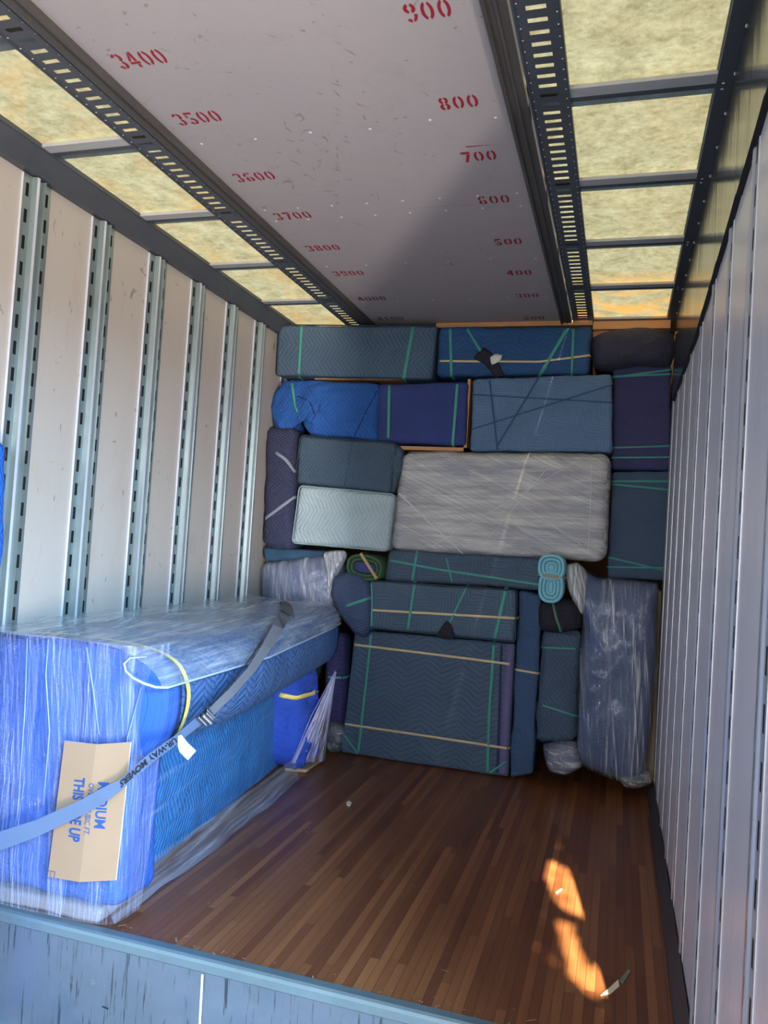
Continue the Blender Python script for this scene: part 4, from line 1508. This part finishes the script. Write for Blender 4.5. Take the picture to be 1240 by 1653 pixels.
def topsec(Y):
    t = max(0.0, (Y - 3.1) / 1.4)
    k = .17 * t
    nz = .006 * math.sin(Y * 17) + .004 * math.sin(Y * 41)
    lift = .0
    pts = smooth_open([(-2.238, .962 + nz), (-2.0, .958 - nz), (-1.75, .960 + nz * .5), (-1.60, .950), (-1.50, .915), (-1.436, .865), (-1.418, .835)], 5)
    return [(x - (k * ((x + 2.24) / .8) ** 3), Y, z) for x, z in pts]


yy = [2.275 + .035 * k for k in range(65)]
vs, fs, uv = loft([topsec(y) for y in yy], useuv='y', wrk=.004, seed=50, freq=9)
link_mesh('stretch_film_top', vs, fs, F_TOP, SF, uv)
m = MB()
edge = [V(topsec(y)[-1]) for y in yy[:-4]]
m.tube([V((-1.50, 2.30, .93)), V((-1.545, 2.272, .925)), V((-1.562, 2.264, .905)), V((-1.55, 2.262, .88)), V((-1.52, 2.262, .862)), V((-1.48, 2.266, .848)), V((-1.445, 2.28, .838))] + edge[1:], [.002, .003, .0035, .004, .0045, .0045, .0045] + [.0045] * (len(edge) - 1), 6)
m.build('film_edge', simple('film_edge', (168, 186, 214), .3), SF, smooth=True)


def sidesec(Y):
    t = max(0.0, (Y - 3.1) / 1.4)
    k = .17 * t
    e = topsec(Y)[-1]
    far = max(0.0, (Y - 4.0) / .5)
    pts = [(e[0], e[2]), (-1.422 - k, .74), (-1.445 - k, .63), (-1.50 - k * .8 - .02 * far, .48), (-1.545 - k * .5, .25), (-1.60 - k * .4, .02)]
    return [(x, Y, z) for x, z in smooth_open(pts, 4)]


vs, fs, uv = loft([sidesec(y) for y in yy[:-10]], useuv='y', wrk=.005, seed=51, freq=7)
link_mesh('stretch_film_side', vs, fs, F_SIDE, SF, uv)
sk = []
for y in yy[2:-12]:
    e = sidesec(y)[-1]
    wv_ = .012 * math.sin(y * 9) + .006 * math.sin(y * 23)
    sk.append([(e[0] - .03, y, .12), (e[0] - .012, y, .06), (e[0] + .006 + wv_ * .5, y, .022), (e[0] + .018 + wv_ * .6, y, .008)])
vs, fs, uv = loft(sk, useuv='y', wrk=.002, seed=53, freq=14)
link_mesh('stretch_film_skirt', vs, fs, film('film_skirt', .08, .32, (.44, .66), .1, (.62, .70, .86), .8, .8, 60, bstr=.9, patch=.7, rough=.16), SF, uv)
# near end sheet, wraps round both corners
prof = [(-2.238, 2.40), (-2.235, 2.315), (-2.20, 2.298), (-2.0, 2.290), (-1.8, 2.288), (-1.62, 2.292), (-1.56, 2.305), (-1.535, 2.34), (-1.53, 2.45)]
prof = smooth_open(prof, 4)
secs = []
for k in range(26):
    z = .022 + (.962 - .022) * k / 25
    f = k / 25
    secs.append([(x + (.03 * f - .02 * (1 - f)) * max(0, (x + 1.9) / .35), y + .012 * math.sin(z * 5 + x * 4), z) for x, y in prof])
vs, fs, uv = loft(secs, useuv='y', wrk=.004, seed=52, freq=10)
link_mesh('stretch_film_end', vs, fs, F_END, SF, uv)
# twisted film pleats on the end and the fan at the far foot
m = MB()
Pf = F_END
for pts in ([(78, 1032), (74, 1090), (80, 1180), (70, 1300)], [(140, 1045), (150, 1110), (160, 1185)], [(44, 1030), (40, 1150), (30, 1290)], [(210, 1180), (200, 1300), (192, 1420)], [(228, 1110), (206, 1190), (200, 1260)]):
    m.tube([PY(x, y, 2.286) for x, y in pts], .0022, 5)
m.build('film_pleats', simple('film_pleat', (130, 158, 222), .3, spec=.7), SF, smooth=True)
apex = PX(541, 1083, -1.56)
m = MB()
bl, brr = PY(470, 1232, 4.12), PZ(524, 1229, .012)
N = 14
prev = None
for k in range(N + 1):
    b_ = bl.lerp(brr, k / N) + V((.012 * math.sin(k * 2.2), .012 * math.cos(k * 1.7), 0))
    if prev is not None:
        m.quad(apex, apex + V((0, .002 * k, -.01)), b_, prev, uv=[(0, k * .03), (0, k * .03 + .03), (.5, k * .03 + .03), (.5, k * .03)])
    prev = b_
m.build('film_fan', F_FAR, SF, smooth=True)
m = MB()
for k in (0, 3, 5, 8, 11, 14):
    b_ = bl.lerp(brr, k / N)
    m.tube([apex, apex.lerp(b_, .5) + V((-.01, -.01, 0)), b_], .0022, 5)
m.build('film_pleats', simple('film_pleat2', (140, 140, 200), .3), SF, smooth=True)

# cardboard sheet taped to the sofa end
YC = 2.262
c4 = [PY(104, 1196, YC), PY(155, 1202, YC - .012), PY(211, 1198, YC), PY(187, 1421, YC), PY(128, 1424, YC - .012), PY(77, 1415, YC)]
t = thing('cardboard_sheet', 'creased brown cardboard with blue printing under the film on the near sofa end', 'cardboard', (c4[5] + c4[3]) / 2)
m = MB()
th = V((0, .005, 0))
m.quad(c4[0], c4[1], c4[4], c4[5])
m.quad(c4[1], c4[2], c4[3], c4[4])
m.quad(c4[0] + th, c4[1] + th, c4[4] + th, c4[5] + th)
m.quad(c4[1] + th, c4[2] + th, c4[3] + th, c4[4] + th)
for a, b_ in ((0, 1), (1, 2), (2, 3), (3, 4), (4, 5), (5, 0)):
    m.quad(c4[a], c4[b_], c4[b_] + th, c4[a] + th, 1)
m.build('sheet', CARD, t, mats=[CARD, simple('card_edge', (222, 204, 178), .8)])


def text_mesh(txt, bold=.02):
    cu_ = bpy.data.curves.new('t', 'FONT')
    cu_.body = txt
    cu_.size = 1
    cu_.offset = bold
    cu_.resolution_u = 3
    ob = bpy.data.objects.new('t', cu_)
    COL.objects.link(ob)
    dg = bpy.context.evaluated_depsgraph_get()
    dg.update()
    me = bpy.data.meshes.new_from_object(ob.evaluated_get(dg))
    vs = [v.co.copy() for v in me.vertices]
    fs = [tuple(p.vertices) for p in me.polygons]
    bpy.data.objects.remove(ob)
    bpy.data.curves.remove(cu_)
    bpy.data.meshes.remove(me)
    x0, x1 = min(v.x for v in vs), max(v.x for v in vs)
    y0, y1 = min(v.y for v in vs), max(v.y for v in vs)
    return [((v.x - x0) / (x1 - x0), (v.y - y0) / (y1 - y0)) for v in vs], fs


def text_on(txt, A, Bq, C, D, mat, parent, off=V((0, -.0015, 0)), bold=.02, name='printed_text'):
    """A=text bottom-left, B=bottom-right, C=top-right, D=top-left"""
    uvp, fs = text_mesh(txt, bold)
    vs = [(A.lerp(Bq, u)).lerp(D.lerp(C, u), v) + off for u, v in uvp]
    return link_mesh(name, vs, fs, mat, parent, None, False)


BLUEINK = simple('blue_ink', (32, 74, 140), .6, var=.2)


def cardpx(x, y):
    # stay on the creased sheet
    fold = 155 + (128 - 155) * (y - 1202) / 222
    return PY(x, y, YC - .012 + .012 * min(1, abs(x - fold) / 52))


for txt, (x0, y0), (x1, y1), (x2, y2), (x3, y3), bo in (
        ('THIS SIDE UP', (121, 1254), (110, 1356), (129, 1360), (138, 1256), .03),
        ('OVER 3 CUBIC FT.', (144, 1264), (135, 1347), (144, 1349), (153, 1265), .0),
        ('MEDIUM', (159, 1262), (152, 1336), (170, 1338), (177, 1263), .02)):
    uvp, fs = text_mesh(txt, bo)
    vs = []
    for u, v in uvp:
        x = (x0 + (x1 - x0) * u) * (1 - v) + (x3 + (x2 - x3) * u) * v
        y = (y0 + (y1 - y0) * u) * (1 - v) + (y3 + (y2 - y3) * u) * v
        vs.append(cardpx(x, y) + V((0, -.002, 0)))
    link_mesh('printed_text', vs, fs, BLUEINK, t, None, False)
m = MB()
for a, b_ in (((79, 1405), (90, 1407)), ((90, 1407), (88, 1417)), ((83, 1406), (82, 1417))):
    p, q_ = cardpx(*a) + V((0, -.003, 0)), cardpx(*b_) + V((0, -.003, 0))
    m.tube([p, q_], .0007, 4)
m.build('printed_mark', BLUEINK, t)

# ------------------------------------------------------------------ lashing strap over the sofa
ST = thing('lashing_strap', 'grey-blue webbing strap with a metal buckle and black lettering, stretched over the sofa', 'strap', PX(333, 1160, -1.40))
top_e = [PY(-30, 1352, 2.21), PY(60, 1323, 2.215), PY(137, 1288, 2.215), PY(163, 1273, 2.215), PY(193, 1259, 2.215), PX(240, 1217, -1.395), PX(283, 1187, -1.385), PX(322, 1154, -1.385)]
bot_e = [PY(-30, 1384, 2.21), PY(60, 1351, 2.215), PY(137, 1314, 2.215), PY(163, 1300, 2.215), PY(195, 1276, 2.215), PX(245, 1232, -1.395), PX(289, 1199, -1.385), PX(327, 1168, -1.385)]
WEB = simple('webbing_blue_grey', (86, 106, 136), .7, var=.12, bump=.3)
WEB2 = simple('webbing_grey', (104, 106, 114), .75, var=.15, bump=.3)
LETTERWEB = simple('webbing_pale', (128, 148, 180), .7)


def ribbon(te, be, mat, name, parent, nrm=V((.3, -1, .2)), th=.003):
    m = MB()
    n = nrm.normalized() * th
    for i in range(len(te) - 1):
        m.quad(te[i], te[i + 1], be[i + 1], be[i])
        m.quad(te[i] + n, te[i + 1] + n, be[i + 1] + n, be[i] + n)
        m.quad(te[i], te[i + 1], te[i + 1] + n, te[i] + n)
        m.quad(be[i], be[i + 1], be[i + 1] + n, be[i] + n)
    return m.build(name, mat, parent, smooth=False)


ribbon(top_e, bot_e, WEB, 'webbing', ST)
tp = [PX(338, 1143, -1.39), PX(370, 1112, -1.375), PX(400, 1078, -1.372), PX(424, 1040, -1.385), PX(441, 1008, -1.43), PZ(448, 992, .985), PZ(452, 984, .985)]
bp = [PX(344, 1155, -1.39), PX(380, 1121, -1.375), PX(411, 1085, -1.372), PX(438, 1047, -1.385), PX(458, 1016, -1.43), PZ(464, 1000, .985), PZ(470, 992, .985)]
ribbon(tp, bp, WEB2, 'webbing', ST)
tp2 = [PZ(452, 984, .990), PZ(456, 975, .990), PX(449, 966, XL + .03)]
bp2 = [PZ(476, 998, .990), PZ(474, 984, .990), PX(464, 965, XL + .03)]
ribbon(tp2, bp2, simple('webbing_dark', (92, 90, 90), .8), 'strap_end', ST)
# slack dark edge strap beside it
m = MB()
m.tube([PX(340, 1140, -1.385), PX(372, 1104, -1.372), PX(402, 1066, -1.37), PX(422, 1035, -1.38)], .003, 6)
m.build('strap_cord', simple('black_cord', (24, 24, 28), .7), ST)
# lettering, upside down, runs from upper right to lower left
A_, B_ = top_e[6] + V((.0035, -.004, .001)), top_e[4] + V((.0035, -.004, .001))
D_, C_ = bot_e[6] + V((.0035, -.004, .001)), bot_e[4] + V((.0035, -.004, .001))


def along(edge, u):
    seg = [edge[6], edge[5], edge[4]]
    L1, L2 = (seg[1] - seg[0]).length, (seg[2] - seg[1]).length
    s = u * (L1 + L2)
    return seg[0].lerp(seg[1], s / L1) if s < L1 else seg[1].lerp(seg[2], min(1, (s - L1) / L2))


uvp, fs = text_mesh('UR-WAY MOVERS', .03)
vs = []
for u, v in uvp:
    a, b_ = along(top_e, u * .98 + .01), along(bot_e, u * .98 + .01)
    p = a.lerp(b_, .16 + .68 * v)
    d = (CAM - p).normalized()
    vs.append(p + V((.25, -.9, .15)).normalized() * .0052)
link_mesh('printed_text', vs, fs, simple('black_ink', (24, 30, 44), .6), ST, None, False)
# buckle
bc = PX(332, 1158, -1.37)
ex = (PX(345, 1146, -1.37) - PX(320, 1170, -1.37)).normalized()
ey = (PX(324, 1150, -1.37) - PX(340, 1166, -1.37)).normalized()
ez = ex.cross(ey).normalized()
m = MB()
STL = simple('buckle_steel', (96, 98, 104), .35, .8)
P = lambda a, b_, c_=0: bc + ex * a + ey * b_ + ez * c_
m.tube([P(-.025, -.032), P(.03, -.032)], .004, 8)
m.tube([P(-.025, .032), P(.03, .032)], .004, 8)
m.tube([P(-.025, -.034), P(-.025, .034)], .006, 8)
m.tube([P(.03, -.034), P(.03, .034)], .006, 8)
BK = m.build('buckle', STL, ST, smooth=True)
BK['_loc'] = tuple(ST['_loc'])
m = MB()
m.tube([P(-.008, -.034, .008), P(-.008, .034, .008)], .010, 10)
m.tube([P(.014, -.028, .006), P(.014, .028, .006)], .006, 8)
m.build('roller', STL, BK, smooth=True)
# white tag
m = MB()
tg = [(287, 1188), (292, 1186), (303, 1200), (316, 1212), (303, 1227), (290, 1214), (287, 1205)]
m.poly([PX(x, y, -1.378) for x, y in tg])
m.poly([PX(x, y, -1.378) + V((.001, .002, 0)) for x, y in reversed(tg)])
m.build('white_tag', simple('white_tag', (205, 216, 232), .6), ST)

# ------------------------------------------------------------------ blue bundle at the left edge, lower deck
q = [PY(-60, 690, 2.02), PY(13, 706, 2.02), PY(-6, 1395, 2.02), PY(-80, 1400, 2.02)]
x1 = q[1].x
q[0].x = q[3].x = XL + .04
q[2].z = q[3].z = LOWZ + .004
q[2] = V((x1 - .005, 2.02, LOWZ + .004))
zt = PY(10, 708, 2.2).z
q = [V((XL + .035, 2.04, zt)), V((PY(15, 720, 2.20).x, 2.04, zt - .01)), V((PY(6, 1200, 2.20).x, 2.04, LOWZ + .004)), V((XL + .035, 2.04, LOWZ + .004))]
vs, fs, uv = block_mesh(*q, depth=.17, r=.05, puff=.01, wrk=.008, seed=60)
t = thing('wrapped_furniture', 'bright blue quilted bundle cut off by the left edge of the photo', 'wrapped furniture', base_of(vs))
link_mesh('blanket', vs, fs, quilt('azure_quilt', (20, 92, 186), math.pi / 2, .12, .03, .02, dark=.6), t, uv)
v2, f2, u2 = block_mesh(*q, depth=.17, r=.052, puff=.012, wrk=.008, seed=60, grow=.006)
link_mesh('stretch_film', v2, f2, F_SIDE, t, [(b_, a) for a, b_ in u2])

# ================================================================== BITS ON THE FLOOR
def scrap(name, label, cat, px, mat, h=.002):
    pts = [PZ(x, y, h) for x, y in px]
    m = MB()
    m.poly([p + V((0, 0, .002)) for p in pts])
    m.poly([p - V((0, 0, .0015)) for p in reversed(pts)])
    for i in range(len(pts)):
        a, b_ = pts[i], pts[(i + 1) % len(pts)]
        m.quad(a - V((0, 0, .0015)), b_ - V((0, 0, .0015)), b_ + V((0, 0, .002)), a + V((0, 0, .002)))
    o = m.build(name, mat)
    return tag(o, label, cat, 'paper scraps on the floor' if cat == 'paper scrap' else None)


WP = simple('scrap_paper', (226, 220, 186), .7)
scrap('paper_scrap', 'small torn cream paper scrap at the near end of the sunlit patch', 'paper scrap', [(970, 1607), (985, 1594), (998, 1582), (1000, 1592), (986, 1604)], WP)
scrap('tape_scrap', 'greyish strip of tape on the floor right of the cream paper scrap', 'tape scrap', [(1000, 1583), (1014, 1565), (1019, 1568), (1006, 1588)], simple('tape', (120, 124, 110), .5))
scrap('paper_scrap', 'tiny white curl of paper in the far half of the sunlit patch', 'paper scrap', [(897, 1441), (905, 1435), (908, 1436), (899, 1443)], WP)
scrap('paper_scrap', 'tiny white paper bit alone on the floor before the largest teal slab', 'paper scrap', [(559, 1296), (563, 1293), (568, 1296), (565, 1301), (560, 1300)], WP, .003)
m = MB()
r3 = random.Random(11)
for _ in range(110):
    if r3.random() < .55:
        x, y = r3.uniform(-1.6, .2), SILL + .05 + abs(r3.gauss(0, .03))
    else:
        x, y = r3.uniform(-1.5, .2), r3.uniform(2.35, 4.6)
    s = r3.uniform(.0015, .004)
    a = r3.uniform(0, 6.28)
    L = s * r3.choice((1, 1, 2, 5))
    d, e = V((math.cos(a), math.sin(a), 0)), V((-math.sin(a), math.cos(a), 0))
    c = V((x, y, .0015))
    m.poly([c - d * L - e * s * .5, c + d * L - e * s * .5, c + d * L * .7 + e * s * .6, c - d * L * .6 + e * s * .5])
o = tag(m.build('floor_debris', simple('debris', (168, 148, 118), .8)), 'crumbs and splinters scattered on the wooden floor', 'debris')
o['kind'] = 'stuff'

# ================================================================== ADDED_TREE OUTSIDE THE DOORWAY (added unseen, gaps in the leaves shape the sun patch)
poly1 = [(868, 1388), (885, 1386), (915, 1402), (940, 1428), (960, 1470), (955, 1481), (925, 1476), (900, 1462), (893, 1440), (875, 1412)]
poly2 = [(900, 1487), (925, 1492), (932, 1525), (945, 1560), (970, 1560), (978, 1540), (1000, 1590), (975, 1608), (945, 1600), (925, 1580), (912, 1540)]
P1 = [PZ(x, y, 0) for x, y in poly1]
P2 = [PZ(x, y, 0) for x, y in poly2]


def inside(x, y, poly):
    c = False
    n = len(poly)
    for i in range(n):
        a, b_ = poly[i], poly[i - 1]
        if (a.y > y) != (b_.y > y) and x < (b_.x - a.x) * (y - a.y) / (b_.y - a.y) + a.x:
            c = not c
    return c


ADDED_TREE = thing('added_tree', 'leafy foliage added unseen outside the side doorway to shape the floor sun patch', 'added_tree', (1.8, -4.2, -1.3))
m = MB()
r4 = random.Random(5)
dist = 5.6
for gy in range(150):
    for gx in range(66):
        X = -.34 + gx * .011 + r4.uniform(-.005, .005)
        Yv = 1.5 + gy * .018 + r4.uniform(-.008, .008)
        mg = .003
        hit = any(inside(X + a, Yv + b_ * 1.6, pl) for pl in (P1, P2) for a, b_ in ((0, 0), (mg, 0), (-mg, 0), (0, mg), (0, -mg)))
        if hit and r4.random() > .02:
            continue
        if r4.random() < .12:
            continue
        c = V((X, Yv, 0)) - sund * (dist + r4.uniform(-.6, .6))
        s = r4.uniform(.012, .018)
        n = (-sund + V((r4.uniform(-.4, .4), r4.uniform(-.4, .4), r4.uniform(-.4, .4)))).normalized()
        u = n.orthogonal().normalized()
        w = n.cross(u)
        a = r4.uniform(0, 6.28)
        u, w = u * math.cos(a) + w * math.sin(a), w * math.cos(a) - u * math.sin(a)
        m.quad(c - u * s * 1.3, c - w * s * .8, c + u * s * 1.3, c + w * s * .8)
m.build('leaves', simple('leaf_green', (60, 92, 40), .6), ADDED_TREE)['kind'] = 'stuff'
cc = V((0, 2.8, 0)) - sund * dist
m = MB()
m.tube([V((1.8, -4.2, -1.3)), V((1.75, -3.6, .4)), V((1.4, -2.9, 1.8)), cc + V((.35, -.1, .3))], [.12, .10, .07, .03], 10)
m.build('trunk', simple('bark', (84, 66, 52), .9), ADDED_TREE, smooth=True)

for o in bpy.data.objects:
    if '_loc' in o:
        del o['_loc']
